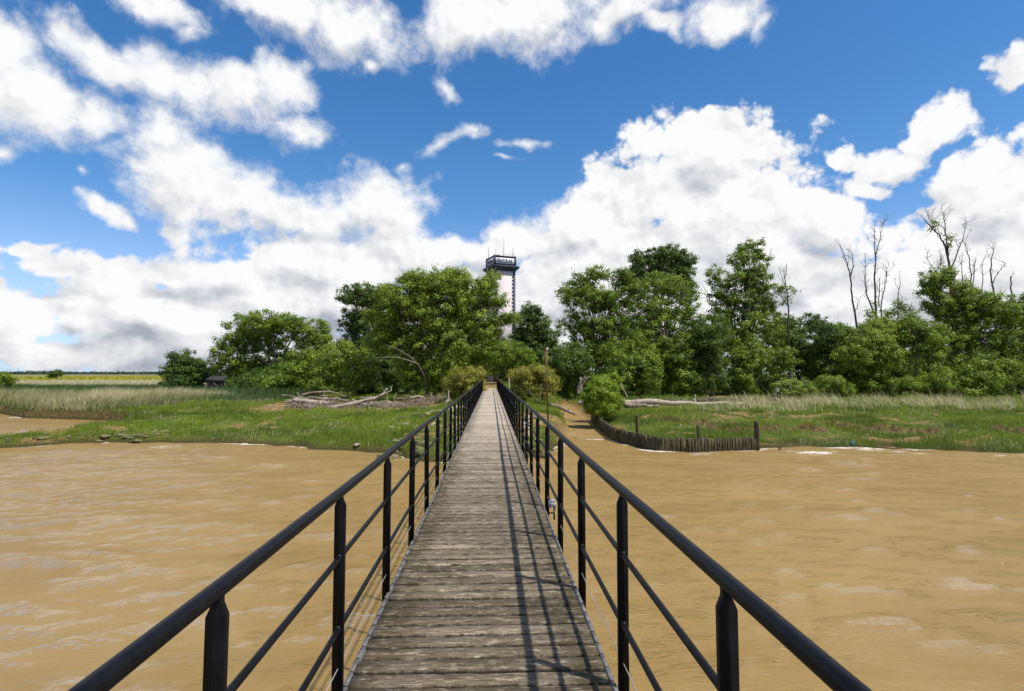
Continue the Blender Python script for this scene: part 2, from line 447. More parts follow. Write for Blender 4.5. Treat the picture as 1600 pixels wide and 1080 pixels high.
def jitter_xy(X, Y):
    return X + (fbm(X * .5, Y * .5, 31) - .5) * 1.6, Y + (fbm(X * .5, Y * .5, 57) - .5) * 1.2
def height(X, Y):
    X = np.asarray(X, float); Y = np.asarray(Y, float)
    Xj, Yj = jitter_xy(X, Y)
    d, k = land(Xj, Yj)
    d0, k0 = land(X, Y)
    far = sstep(0.3, 0.6, k0)                       # keep the palisade line crisp
    d = d * (1 - far) + d0 * far; k = k0
    z = WATER_Z + k * sstep(0, 0.6, d) + 0.55 * (1 - np.exp(-np.maximum(d, 0) / 6)) + 0.55 * (1 - np.exp(-np.maximum(d, 0) / 30))
    z = np.minimum(z, -1.62 + 0 * z)
    z = np.where(d < 0, WATER_Z + np.maximum(d, -14) * 0.22, z)
    tn = fbm(X * .22, Y * .22, 14)
    right = sstep(8, 16, X)
    dd = d - (2.5 + 9 * tn)
    z = z + right * (.42 * sstep(0, .45, dd) - .30)
    tuft = (fbm(X * .9, Y * .9, 3) - .5) * 0.62 + (fbm(X * .28, Y * .28, 9) - .5) * 0.45
    z = z + tuft * sstep(0.2, 2.5, d)
    # embankment that carries the end of the footbridge and the path beyond it
    ax = np.abs(X + 0.05)
    crest = -2.9 + 1.75 * sstep(30.5, 46, Y) + 1.08 * sstep(52, 68, Y)
    rise = sstep(11.0, 1.5, ax + (fbm(X * .6, Y * .6, 77) - .5) * 2.5) * sstep(29.5, 33, Y) * sstep(-.2, 1.2, d)
    z = z * (1 - rise) + np.maximum(z, crest) * rise
    path = sstep(1.9, 1.25, ax) * sstep(66, 68, Y) * sstep(210, 150, Y)
    z = z * (1 - path) + (-0.06) * path
    # creek bed beside the bridge
    c = poly_dist(CREEK, X, Y)
    bed = WATER_Z + 0.02 + np.clip((Y - 39.5) * 0.02, -0.06, 0.6) + (fbm(X * 1.5, Y * 1.5, 5) - .5) * 0.07
    cm = sstep(-0.7, 0.35, c)
    z = z * (1 - cm) + np.minimum(z, bed) * cm
    return z, d, c

def axis(fine0, fine1, step, far0, far1, grow=1.22):
    a = list(np.arange(fine0, fine1 + 1e-6, step))
    s = step; x = fine1
    while x < far1: s *= grow; x += s; a.append(x)
    s = step; x = fine0; b = []
    while x > far0: s *= grow; x -= s; b.append(x)
    return np.array(b[::-1] + a)
gx = axis(-62, 62, 0.42, -9000, 9000)
gy = axis(29, 92, 0.30, -200, 12000)
GX, GY = np.meshgrid(gx, gy)
GZ, GD, GC = height(GX, GY)
def gz(x, y):
    z, _, _ = height(np.array([float(x)]), np.array([float(y)]))
    return float(z[0])
def grid_obj(name, X, Y, Z, m, attrs):
    ny, nx = X.shape
    me = bpy.data.meshes.new(name)
    co = np.stack([X, Y, Z], -1).reshape(-1, 3).astype(np.float32)
    i = np.arange(ny - 1)[:, None] * nx + np.arange(nx - 1)[None]
    q = np.stack([i, i + 1, i + nx + 1, i + nx], -1).reshape(-1, 4).astype(np.int32)
    me.vertices.add(len(co)); me.vertices.foreach_set('co', co.ravel())
    me.loops.add(q.size); me.loops.foreach_set('vertex_index', q.ravel())
    me.polygons.add(len(q)); me.polygons.foreach_set('loop_start', np.arange(0, q.size, 4, dtype=np.int32))
    me.polygons.foreach_set('use_smooth', np.ones(len(q), bool))
    for k, a in attrs.items():
        at = me.attributes.new(k, 'FLOAT', 'POINT'); at.data.foreach_set('value', a.ravel().astype(np.float32))
    me.update(calc_edges=True); me.materials.append(m)
    o = bpy.data.objects.new(name, me); COL.objects.link(o); tag(o, kind='structure')
    return o

def mud_at(X, Y, d, c):
    """bare mud: creek bed, scarp at the water's edge, patches, the path"""
    n = fbm(X * .22, Y * .30, 21) * .6 + fbm(X * .8, Y * 1.1, 22) * .4
    m = sstep(0.585, 0.65, n + .035 * sstep(12, 18, X)) * 0.9
    m = np.maximum(m, sstep(-0.6, 0.3, c))
    m = np.maximum(m, sstep(0.35, 0.05, d) * .55)
    # strip of wrack line under the left trees
    p = sstep(8, 3, np.abs(Y - 59.5)) * sstep(-26, -22, X) * sstep(-3, -6, X)
    m = np.maximum(m, p * sstep(.35, .5, n + .12))
    m = np.maximum(m, sstep(2.2, 1.3, np.abs(X + .05)) * sstep(60, 64, Y))
    return m
M_GROUND, N = mat('marsh_ground')
geo = N.n('ShaderNodeNewGeometry')
pos = geo.outputs['Position']
mud = N.n('ShaderNodeAttribute', attribute_name='mud').outputs['Fac']
n1 = N.noise(pos, 0.6, 6, 0.6); n2 = N.noise(pos, 4.0, 5, 0.6)
gcol = N.mix(N.ramp(n1.outputs[0], .35, .65), (0.050, 0.075, 0.012), (0.120, 0.135, 0.026))
gcol = N.mix(N.ramp(n2.outputs[0], .55, .75), gcol, (0.10, 0.085, 0.04))
mcol = N.mix(N.ramp(n2.outputs[0], .3, .7), (0.120, 0.075, 0.026), (0.33, 0.215, 0.085))
spos = N.n('ShaderNodeSeparateXYZ', i={0: pos})
far = N.ramp(spos.outputs[1], 170, 240)
wet = N.ramp(N.math('MULTIPLY_ADD', N.math('SUBTRACT', n2.outputs[0], .5), .25, spos.outputs[2]), -3.0, -2.62, .8, 0.0)
creekside = N.n('ShaderNodeAttribute', attribute_name='creek').outputs['Fac']
wet = N.math('MULTIPLY', wet, N.math('SUBTRACT', 1.0, creekside))
fcol = N.mix(N.ramp(N.noise(pos, 0.02, 3).outputs[0], .4, .6), (0.10, 0.13, 0.035), (0.26, 0.22, 0.09))
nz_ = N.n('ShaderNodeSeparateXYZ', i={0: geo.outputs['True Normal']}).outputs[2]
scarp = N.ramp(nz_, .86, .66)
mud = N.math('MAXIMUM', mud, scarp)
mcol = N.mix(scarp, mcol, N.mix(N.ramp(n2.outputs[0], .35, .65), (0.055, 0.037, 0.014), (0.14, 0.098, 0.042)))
col = N.mix(mud, gcol, mcol)
col = N.mix(N.math('MULTIPLY', creekside, .75), col, N.mix(N.ramp(n1.outputs[0], .4, .6), (0.25, 0.16, 0.06), (0.31, 0.205, 0.08)))
col = N.mix(wet, col, (0.030, 0.030, 0.010))
col = N.mix(far, col, fcol)
bmp = N.n('ShaderNodeBump', i={'Strength': 0.8, 'Distance': 0.12, 'Height': n2.outputs[0]}).outputs[0]
rgh = 0.92
finish(N, principled(N, col, rgh, 0, .12, bmp))
GM = mud_at(GX, GY, GD, GC)
grid_obj('ground', GX, GY, GZ, M_GROUND, {'mud': GM, 'creek': sstep(-1.5, .5, GC)})

# ------------------------------------------------------------------ water
wx = axis(-46, 52, 0.22, -9000, 9000, 1.3)
wy = axis(-3, 44, 0.20, -400, 9000, 1.3)
WX, WY = np.meshgrid(wx, wy)
wr = np.random.default_rng(5)
WZ = np.zeros_like(WX)
for k in range(46):
    lam = 0.9 * (7.0 ** wr.uniform(0, 1)) * .9
    th = R(84) + wr.normal(0, 0.42)
    amp = 0.0075 * lam ** 0.62 * wr.uniform(.5, 1.2)
    ph = wr.uniform(0, 6.28)
    s = (WX * math.cos(th) + WY * math.sin(th)) * 2 * math.pi / lam + ph + 1.6 * fbm(WX * .16, WY * .16, 200 + k, 2)
    WZ += amp * (1 - np.abs(np.sin(s / 2)) * 2) * .9
fade = sstep(75, 45, np.abs(WX)) * sstep(70, 44, WY) * sstep(-30, -4, WY)
dW, _ = land(*jitter_xy(WX, WY))
WZ = WATER_Z + (WZ * fade) * (0.35 + .65 * sstep(0, -6, dW))
foam = sstep(-1.1, -0.05, dW) * (.45 + .55 * sstep(.3, .6, fbm(WX * .4, WY * .8, 91))) * (.5 + .5 * sstep(.3, .55, fbm(WX * .12, WY * .12, 92)))
def foam_patch(u, v, ru, rv, s, edge=.45):
    global foam
    c = at_z(u, v, WATER_Z); e = at_z(u + ru, v, WATER_Z); g = at_z(u, v - rv, WATER_Z)
    rx = np.linalg.norm(e - c); ry = np.linalg.norm(g - c)
    q = ((WX - c[0]) / rx) ** 2 + ((WY - c[1]) / ry) ** 2
    nz = .45 + .55 * sstep(.3, .6, fbm(WX * .9, WY * 1.8, int(u)))
    foam = np.maximum(foam, .82 * s * np.exp(-q * 1.3) * nz)
for a in [(215,778,42,5,.8),(1190,911,34,5,.9),(1075,964,40,8,.7),(640,834,30,4,.5),(1270,705,85,6,1.2,.40),(1410,706,80,4,1.1),(1560,710,60,3,1.),
          (1090,708,90,5,.9),(1150,713,25,3,.9),(915,692,60,5,.7),(935,700,25,3,.7),(250,697,80,5,.9),(150,700,60,4,.7),(330,700,50,4,.7),(480,699,40,3,1.),(575,706,30,3,1.),
          (100,720,70,5,.5),(60,745,60,5,.4),(20,668,60,8,.6),(1000,722,60,4,.4),(1350,740,70,6,.35),(1250,760,70,6,.3),(690,722,30,2.5,1.),(1480,650,1,1,0),
          (870,712,20,3,.8),(1530,725,60,4,.35),(700,985,20,6,.2),(250,860,40,6,.25),(1500,930,50,8,.25),(380,800,30,4,.25)]:
    foam_patch(*a)
M_WATER, N = mat('muddy_water')
geo = N.n('ShaderNodeNewGeometry'); pos = geo.outputs['Position']
wpos = N.vmath('MULTIPLY', pos, (0.55, 1.5, 1.0))
n1 = N.noise(wpos, 0.32, 4, 0.55, .6); n2 = N.noise(wpos, 3.6, 5, 0.6, .4); n3 = N.noise(wpos, 9.0, 4, 0.6, .2)
wc = N.mix(N.ramp(n1.outputs[0], .3, .7), (0.258, 0.162, 0.049), (0.305, 0.198, 0.067))
fo = N.n('ShaderNodeAttribute', attribute_name='foam').outputs['Fac']
nf = N.noise(N.vmath('MULTIPLY', pos, (1.6, 3.6, 1.0)), 2.2, 6, .72, .5)
fm = N.ramp(N.math('MULTIPLY_ADD', fo, .46, N.math('MULTIPLY', nf.outputs[0], .9)), .74, .98)
wc = N.mix(fm, wc, (0.80, 0.77, 0.70))
n4 = N.noise(N.vmath('MULTIPLY', pos, (0.75, 2.4, 1.0)), 2.0, 7, 0.62, .5)
ridge = N.math('POWER', N.math('SUBTRACT', 1.0, N.math('ABSOLUTE', N.math('MULTIPLY_ADD', n4.outputs[0], 3.0, -1.5)), clamp=True), 1.5)
hgt = N.math('ADD', N.math('MULTIPLY', n2.outputs[0], 0.8), N.math('MULTIPLY', n3.outputs[0], 0.52))
hgt = N.math('MULTIPLY_ADD', ridge, 0.22, N.math('MULTIPLY', hgt, .9))
bmp = N.n('ShaderNodeBump', i={'Strength': N.ramp(N.n('ShaderNodeSeparateXYZ', i={0: pos}).outputs[1], 3, 26, .6, 1.0), 'Distance': 0.15, 'Height': hgt}).outputs[0]
# silt lights the water from within, so only the mirror of the sky follows the wavelets
upn = N.n('ShaderNodeCombineXYZ', i={0: 0.0, 1: 0.0, 2: 1.0}).outputs[0]
nmix = N.n('ShaderNodeVectorMath', operation='NORMALIZE', i={0: N.vmath('ADD', upn, N.vmath('MULTIPLY', bmp, (.16, .16, .16)))}).outputs[0]
body = N.n('ShaderNodeBsdfDiffuse', i={'Color': wc, 'Normal': nmix}).outputs[0]
gl = N.n('ShaderNodeBsdfGlossy', i={'Color': (1, 1, 1, 1), 'Roughness': .06, 'Normal': bmp}).outputs[0]
fr_ = N.n('ShaderNodeFresnel', i={'IOR': 1.34, 'Normal': bmp}).outputs[0]
sh = N.n('ShaderNodeMixShader', i={0: N.math('MULTIPLY', fr_, N.math('SUBTRACT', 1.0, fm)), 1: body, 2: gl}).outputs[0]
finish(N, sh)
grid_obj('river_water', WX, WY, WZ, M_WATER, {'foam': foam})

# ------------------------------------------------------------------ footbridge
DX0, DX1 = -0.754, 0.641
RXL, RXR = -0.793, 0.704
BR_END, BR_START = 67.0, -5.0
M_WOOD, N = mat('weathered_deck_boards')
pos = N.n('ShaderNodeTexCoord').outputs['Object']
sp = N.n('ShaderNodeSeparateXYZ', i={0: pos})
row = N.math('FLOOR', N.math('DIVIDE', sp.outputs[1], 0.148))
wn = N.n('ShaderNodeTexWhiteNoise', noise_dimensions='1D', i={'W': row})
off = N.n('ShaderNodeCombineXYZ', i={0: N.math('MULTIPLY', wn.outputs['Value'], 37.0), 1: 0.0, 2: 0.0}).outputs[0]
pv = N.vmath('ADD', pos, off)
grain = N.noise(N.vmath('MULTIPLY', pv, (7, 110, 1)), 1.0, 6, 0.65, .25)
grain2 = N.noise(N.vmath('MULTIPLY', pv, (26, 330, 1)), 1.0, 4, 0.6)
blot = N.noise(N.vmath('MULTIPLY', pv, (8, 26, 1)), 1.0, 7, 0.72)
stain = N.noise(pos, 1.4, 6, 0.7)
dry = N.ramp(sp.outputs[1], 3.0, 22.0)  # only distance along the bridge: boards turn paler and less contrasty farther out
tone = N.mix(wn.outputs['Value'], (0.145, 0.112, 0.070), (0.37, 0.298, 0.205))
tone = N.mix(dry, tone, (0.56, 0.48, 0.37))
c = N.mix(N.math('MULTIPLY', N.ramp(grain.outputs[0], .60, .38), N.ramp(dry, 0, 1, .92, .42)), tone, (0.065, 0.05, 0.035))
c = N.mix(N.math('MULTIPLY', N.ramp(blot.outputs[0], .52, .64), .68), c, (0.52, 0.44, 0.32))
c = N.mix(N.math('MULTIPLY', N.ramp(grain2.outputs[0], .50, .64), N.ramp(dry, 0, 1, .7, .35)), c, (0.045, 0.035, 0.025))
edge = N.ramp(N.math('ABSOLUTE', N.math('ADD', sp.outputs[0], 0.056)), .38, .70)
moss = N.math('MULTIPLY', N.ramp(N.math('ADD', stain.outputs[0], N.math('MULTIPLY', edge, .27)), .47, .66), N.ramp(dry, 0, 1, .92, .35))
moss = N.math('MULTIPLY', moss, N.ramp(blot.outputs[0], .62, .36, .35, 1.0))
c = N.mix(moss, c, (0.050, 0.040, 0.016))
wn2 = N.n('ShaderNodeTexWhiteNoise', noise_dimensions='1D', i={'W': N.math('ADD', row, 411.5)}).outputs['Value']
c = N.mix(1.0, c, N.mix(N.ramp(wn2, 0, 1, smooth=False), (0.68, 0.66, 0.62), (1.22, 1.20, 1.16)), 'MULTIPLY')
# worn, dirty board edges: dark rim along both sides of every board
fr = N.math('FRACT', N.math('DIVIDE', sp.outputs[1], 0.148))
rim = N.math('ABSOLUTE', N.math('SUBTRACT', fr, 0.5))
rn = N.noise(N.vmath('MULTIPLY', pv, (16, 4, 1)), 1.0, 5, .7)
rimf = N.ramp(N.math('ADD', rim, N.math('MULTIPLY', N.math('SUBTRACT', rn.outputs[0], .5),   .34)), .365, .45)
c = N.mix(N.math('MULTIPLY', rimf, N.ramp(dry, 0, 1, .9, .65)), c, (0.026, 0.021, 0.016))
hb = N.math('ADD', grain.outputs[0], N.math('MULTIPLY', grain2.outputs[0], .5))
bmp = N.n('ShaderNodeBump', i={'Strength': .6, 'Distance': .006, 'Height': hb}).outputs[0]
finish(N, principled(N, c, .82, 0, .25, bmp))

bridge = thing('footbridge', (0, 0, 0), 'long straight wooden-decked footbridge with black steel railings over brown water', 'footbridge')
mb = MB()
y = BR_START; row_i = round(BR_START / 0.148)
nb = int((BR_END - BR_START) / 0.148)
rr = np.random.default_rng(3)
for k in range(nb):
    yc = (row_i + k + 0.5) * 0.148
    near = yc < 16
    seg = 26 if near else 4
    w = rr.uniform(.0600, .0640); zt = rr.normal(0, .0016)
    x0 = DX0 + rr.normal(0, .006); x1 = DX1 + rr.normal(0, .006)
    xs = np.linspace(x0, x1, seg + 1)
    rag = lambda: (rr.normal(0, .0022, seg + 1) if near else rr.normal(0, .002, seg + 1))
    tz = zt + rr.normal(0, .002) * np.linspace(-1, 1, seg + 1)
    prof = [(-w, -.045), (-w, -.010), (-w + .007, 0), (w - .007, 0), (w, -.010), (w, -.045)]
    rings = []
    for (py, pz) in prof:
        e = rag()
        rings.append(np.c_[xs, yc + py + (e if abs(py) > .02 else 0), tz + pz + (np.abs(e) * -.8 if pz > -.03 else 0)])
    v = np.stack(rings, 1).reshape(-1, 3)
    i = np.arange(seg)[:, None] * 6; j = np.arange(6)[None]; kk = (j + 1) % 6
    q = np.stack([i + j, i + 6 + j, i + 6 + kk, i + kk], -1).reshape(-1, 4)
    mb.add(v, [q, np.array([[0, 1, 2, 3, 4, 5]]), np.array([[seg * 6 + t for t in (5, 4, 3, 2, 1, 0)]])])
mb.build('deck', M_WOOD, bridge)
for sx, x in ((-1, DX0), (1, DX1)):
    e = MB()
    # angle-iron edging with raised studs
    e.box((min(x, x + sx * .030), BR_START, -.055), (max(x, x + sx * .030), BR_END, -.012))
    yy = BR_START
    while yy < 22:
        e.box((min(x + sx * .002, x + sx * .028), yy, -.012), (max(x + sx * .002, x + sx * .028), yy + .118, -.001)); yy += .148
    e.box((min(x + sx * .002, x + sx * .028), yy, -.012), (max(x + sx * .002, x + sx * .028), BR_END, -.001))
    e.build('edge_strip', M_STEEL, bridge)
    b = MB(); xb = x - sx * .05
    b.box((xb - .07, BR_START, -.075), (xb + .07, BR_END, -.0475)); b.box((xb - .012, BR_START, -.40), (xb + .012, BR_END, -.075)); b.box((xb - .07, BR_START, -.425), (xb + .07, BR_END, -.40))
    b.build('beam', M_DARKSTEEL, bridge)
for yy in (9, 21, 33, 45, 57):
    for x in (-.6, .49):
        t = MB(); t.tube([(x, yy, -5.6), (x, yy, -.425)], .11, 12); t.build('pile', M_DARKSTEEL, bridge)
    t = MB(); t.box((-.8, yy - .09, -.60), (.69, yy + .09, -.428)); t.build('cross_beam', M_DARKSTEEL, bridge)
FIRST, STEP = 1.70, 1.372
H_RAIL, H_M1, H_M2 = 1.028, .69, .325
post_y = [FIRST + STEP * k for k in range(-2, 200) if FIRST + STEP * k < BR_END - .1]
pm = MB()
w, t = .027, .016
prof = [(-w, -.36), (w, -.36), (w, .955), (.012, .99), (.012, 1.012), (-.012, 1.012), (-.012, .99), (-w, .955)]
pm.prism(prof, -t, t)
for zz in (-.10, -.26): pm.tube([(0, -t - .012, zz), (0, t + .012, zz)], .012, 6)
for zz in (H_M1, H_M2): pm.tube([(0, -t - .012, zz), (0, t + .012, zz)], .0185, 10)
first = True; pdata = None
for x, sx in ((RXL, -1), (RXR, 1)):
    rl = bpy.data.objects.new('railing', None); COL.objects.link(rl); rl.parent = bridge; rl.location = (x, 0, 0)
    for yy in post_y:
        if pdata is None:
            p = pm.build('post', M_BLACK, rl); pdata = p.data
        else:
            p = bpy.data.objects.new('post', pdata); COL.objects.link(p); p.parent = rl
        p.location = (0, yy, 0)
        p.rotation_euler = (rr.normal(0, .004), rr.normal(0, .005), 0)
    ys = np.linspace(BR_START, BR_END - .3, 170)
    wob = np.c_[.004 * np.sin(ys * .9 + sx), ys, .004 * np.sin(ys * .55 + 2 * sx)]
    for nm, h, rad in (('handrail', H_RAIL, .0255), ('middle_rail', H_M1, .0145), ('middle_rail', H_M2, .0145)):
        m_ = MB(); m_.tube(wob + np.array([0, 0, h]), rad, 14); m_.build(nm, M_BLACK, rl, smooth=True)
    m_ = MB(); m_.tube(wob + np.array([0, 0, .125]), .0028, 5); m_.build('wire', M_WIRE, rl)

# small grey fitting on the right railing
by = FIRST + STEP * 4
ub = thing('utility_box', (RXR + .045, by, .03), 'small grey plastic box clamped to a black post low on the right railing', 'utility box')
q = MB(); q.box((-.028, -.05, -.04), (.062, .05, .035)); q.box((-.02, -.054, .0351), (.054, .054, .045)); q.build('housing', M_BOX, ub)
q = MB(); q.tube([(.045, 0, -.04), (.045, 0, -.2)], .011, 8); q.box((-.03, -.012, -.125), (.045, .012, -.112)); q.build('bracket', M_BLACK, ub)
q = MB(); q.tube([(0.0, -.05, -.005), (0.0, -.062, -.005)], .012, 10); q.build('cable_gland', M_DARKSTEEL, ub)
q = MB(); q.tube([(-.01, 0, .045), (-.014, 0, .075)], .007, 6); q.build('cable', M_BLACK, ub)

# ------------------------------------------------------------------ tower
TZ = 120.0
tb = at_y(782.5, 540, TZ)
tower = thing('lighthouse_tower', (tb[0], tb[1], -1.7), 'tall pale pink square tower with slate-blue corners and white name boards behind the trees', 'tower', rotz=R(20.5))
tw = 2.3                                    # half width of the shaft
K = TZ / F_PX
def tzv(v): return EYE[2] + (584 - v) * K + 1.7
z_c0, z_c1, z_p1 = tzv(425.5), tzv(417), tzv(402)
q = MB(); q.box((-tw, -tw, -1.0), (tw, tw, z_c0)); q.build('shaft', M_RENDER, tower)
for sx in (-1, 1):
    for sy in (-1, 1):
        q = MB()
        cw = .42; o_ = .06
        x0, x1 = sorted((sx * (tw - cw), sx * (tw + o_))); y0, y1 = sorted((sy * (tw - cw), sy * (tw + o_)))
        q.box((x0, y0, -.9), (x1, y1, z_c0 - .003))
        zz = .1; n = 0
        while zz < z_c0 - .5:                # toothed quoin blocks
            xa, xb = sorted((sx * (tw - cw - .26), sx * (tw - cw))); q.box((xa, sy * (tw + o_ - .02) - .035, zz), (xb, sy * (tw + o_ - .02) + .017, zz + .36))
            ya, yb = sorted((sy * (tw - cw - .26), sy * (tw - cw))); q.box((sx * (tw + o_ - .02) - .035, ya, zz), (sx * (tw + o_ - .02) + .017, yb, zz + .36))
            zz += .78
        q.build('quoin', M_SLATE, tower)
q = MB()
zc_ = z_c1 - z_c0
for (hw, za, zb) in ((tw + .14, z_c0, z_c0 + .28 * zc_), (tw + .38, z_c0 + .28 * zc_, z_c0 + .5 * zc_), (tw + .66, z_c0 + .5 * zc_, z_c0 + .72 * zc_), (tw + .78, z_c0 + .72 * zc_, z_c0 + .9 * zc_), (tw + .5, z_c0 + .9 * zc_, z_c1)):
    q.box((-hw, -hw, za), (hw, hw, zb))
q.build('cornice', M_SLATE, tower)
pw = tw + .05
q = MB(); q.box((-pw, -pw, z_c1), (pw, pw, z_p1 - .2)); q.box((-pw - .12, -pw - .12, z_p1 - .2), (pw + .12, pw + .12, z_p1))
for sx in (-1, 1):
    for sy in (-1, 1): q.box((sx * pw - .14, sy * pw - .14, z_c1 + .002), (sx * pw + .14, sy * pw + .14, z_p1 + .1))
q.build('parapet', M_SLATE, tower)
def name_board(rot):
    hold = MB()
    Mx = Matrix.Rotation(rot, 4, 'Z')
    zc = (z_c1 + z_p1) / 2 - .02; hh = (z_p1 - z_c1) * .30
    hold.box((-pw * .88, -pw - .05, zc - hh), (pw * .88, -pw - .003, zc + hh), Mx)
    bo = hold.build('name_board', M_SIGN, tower)
    cu = bpy.data.curves.new('lettering', 'FONT'); cu.body = 'PATIRAS'; cu.align_x = 'CENTER'; cu.align_y = 'CENTER'
    cu.size = 1.0; cu.extrude = .02; cu.offset = .012; cu.space_character = 1.04
    to = bpy.data.objects.new('lettering_source', cu); COL.objects.link(to)
    dg = bpy.context.evaluated_depsgraph_get()
    me = bpy.data.meshes.new_from_object(to.evaluated_get(dg))
    bpy.data.objects.remove(to)
    lo = bpy.data.objects.new('lettering', me); COL.objects.link(lo)
    xs_ = [v.co.x for v in me.vertices]; ys_ = [v.co.y for v in me.vertices]
    kx = pw * 1.76 * .80 / (max(xs_) - min(xs_)); ky = hh * 2 * .62 / (max(ys_) - min(ys_))
    cx_ = (max(xs_) + min(xs_)) / 2; cy_ = (max(ys_) + min(ys_)) / 2
    for v in me.vertices: v.co.x = (v.co.x - cx_) * kx; v.co.y = (v.co.y - cy_) * ky
    me.materials.clear(); me.materials.append(M_LETTER)
    lo.parent = bo
    lo.matrix_local = Mx @ Matrix.Translation((0, -pw - .075, zc)) @ Matrix.Rotation(math.pi / 2, 4, 'X')
name_board(0); name_board(-math.pi / 2)
q = MB()                                      # arched openings on the left face
for zc in (z_c0 - 2.6, z_c0 - 11):
    pts = [(-.45, -1.1), (.45, -1.1), (.45, .6)] + [(.45 * math.cos(a), .6 + .45 * math.sin(a)) for a in np.linspace(.3, math.pi - .3, 6)] + [(-.45, .6)]
    v = [(-tw - .02, p[0], zc + p[1]) for p in pts] + [(-tw + .15, p[0], zc + p[1]) for p in pts]
    n = len(pts); k = np.arange(n)
    q.add(v, [np.array([k]), np.stack([k, k + n, (k + 1) % n + n, (k + 1) % n], -1)])
    q.build('window', M_DARKGLASS, tower); q = MB()
for (x, y, h) in ((-1.9, -2.0, 1.5), (-2.1, 1.9, 2.6), (.9, .6, 4.6), (.4, -.6, 1.0), (2.0, -1.9, 2.0)):
    a = MB(); a.tube([(x, y, z_p1), (x, y, z_p1 + h)], [.055, .03], 6); a.build('aerial', M_SLATE, tower)
a = MB()
th = np.linspace(0, math.pi / 2, 5)
for k in range(4):
    pass
a.tube([(-1.0, -.9, z_p1 - .05 + .55 * math.sin(t_)) for t_ in th], [max(.02, .55 * math.cos(t_)) for t_ in th], 12); a.build('lamp_dome', M_SLATE, tower, smooth=True)

# ------------------------------------------------------------------ foliage
def leaf_quads(mbx, pos, nrm, size, tint, rg):
    n = len(pos)
    nrm = nrm / (np.linalg.norm(nrm, axis=1, keepdims=True) + 1e-9)
    r = rg.normal(0, 1, (n, 3))
    a = np.cross(nrm, r); a /= np.linalg.norm(a, axis=1, keepdims=True) + 1e-9
    b = np.cross(nrm, a)
    L = size * rg.uniform(.7, 1.35, n); Wd = L * rg.uniform(.42, .7, n)
    a = a * L[:, None]; b = b * Wd[:, None]
    bend = nrm * (L * .18)[:, None]
    v = np.stack([pos - a, pos - b * .9 + bend, pos + a, pos + b * .9 + bend], 1).reshape(-1, 3)
    f = np.arange(n * 4).reshape(n, 4)
    mbx.add(v, f, np.repeat(np.clip(tint, 0, 1), 4))

def curve_pts(p0, p1, sag, n, rg, wob=.12):
    t = np.linspace(0, 1, n)[:, None]
    L = np.linalg.norm(p1 - p0)
    mid = (p0 + p1) / 2 + np.array([0, 0, sag * L]) + rg.normal(0, wob * L * .5, 3)
    p = (1 - t) ** 2 * p0 + 2 * t * (1 - t) * mid + t ** 2 * p1
    p[1:-1] += rg.normal(0, wob * L * .05, (n - 2, 3))
    return p

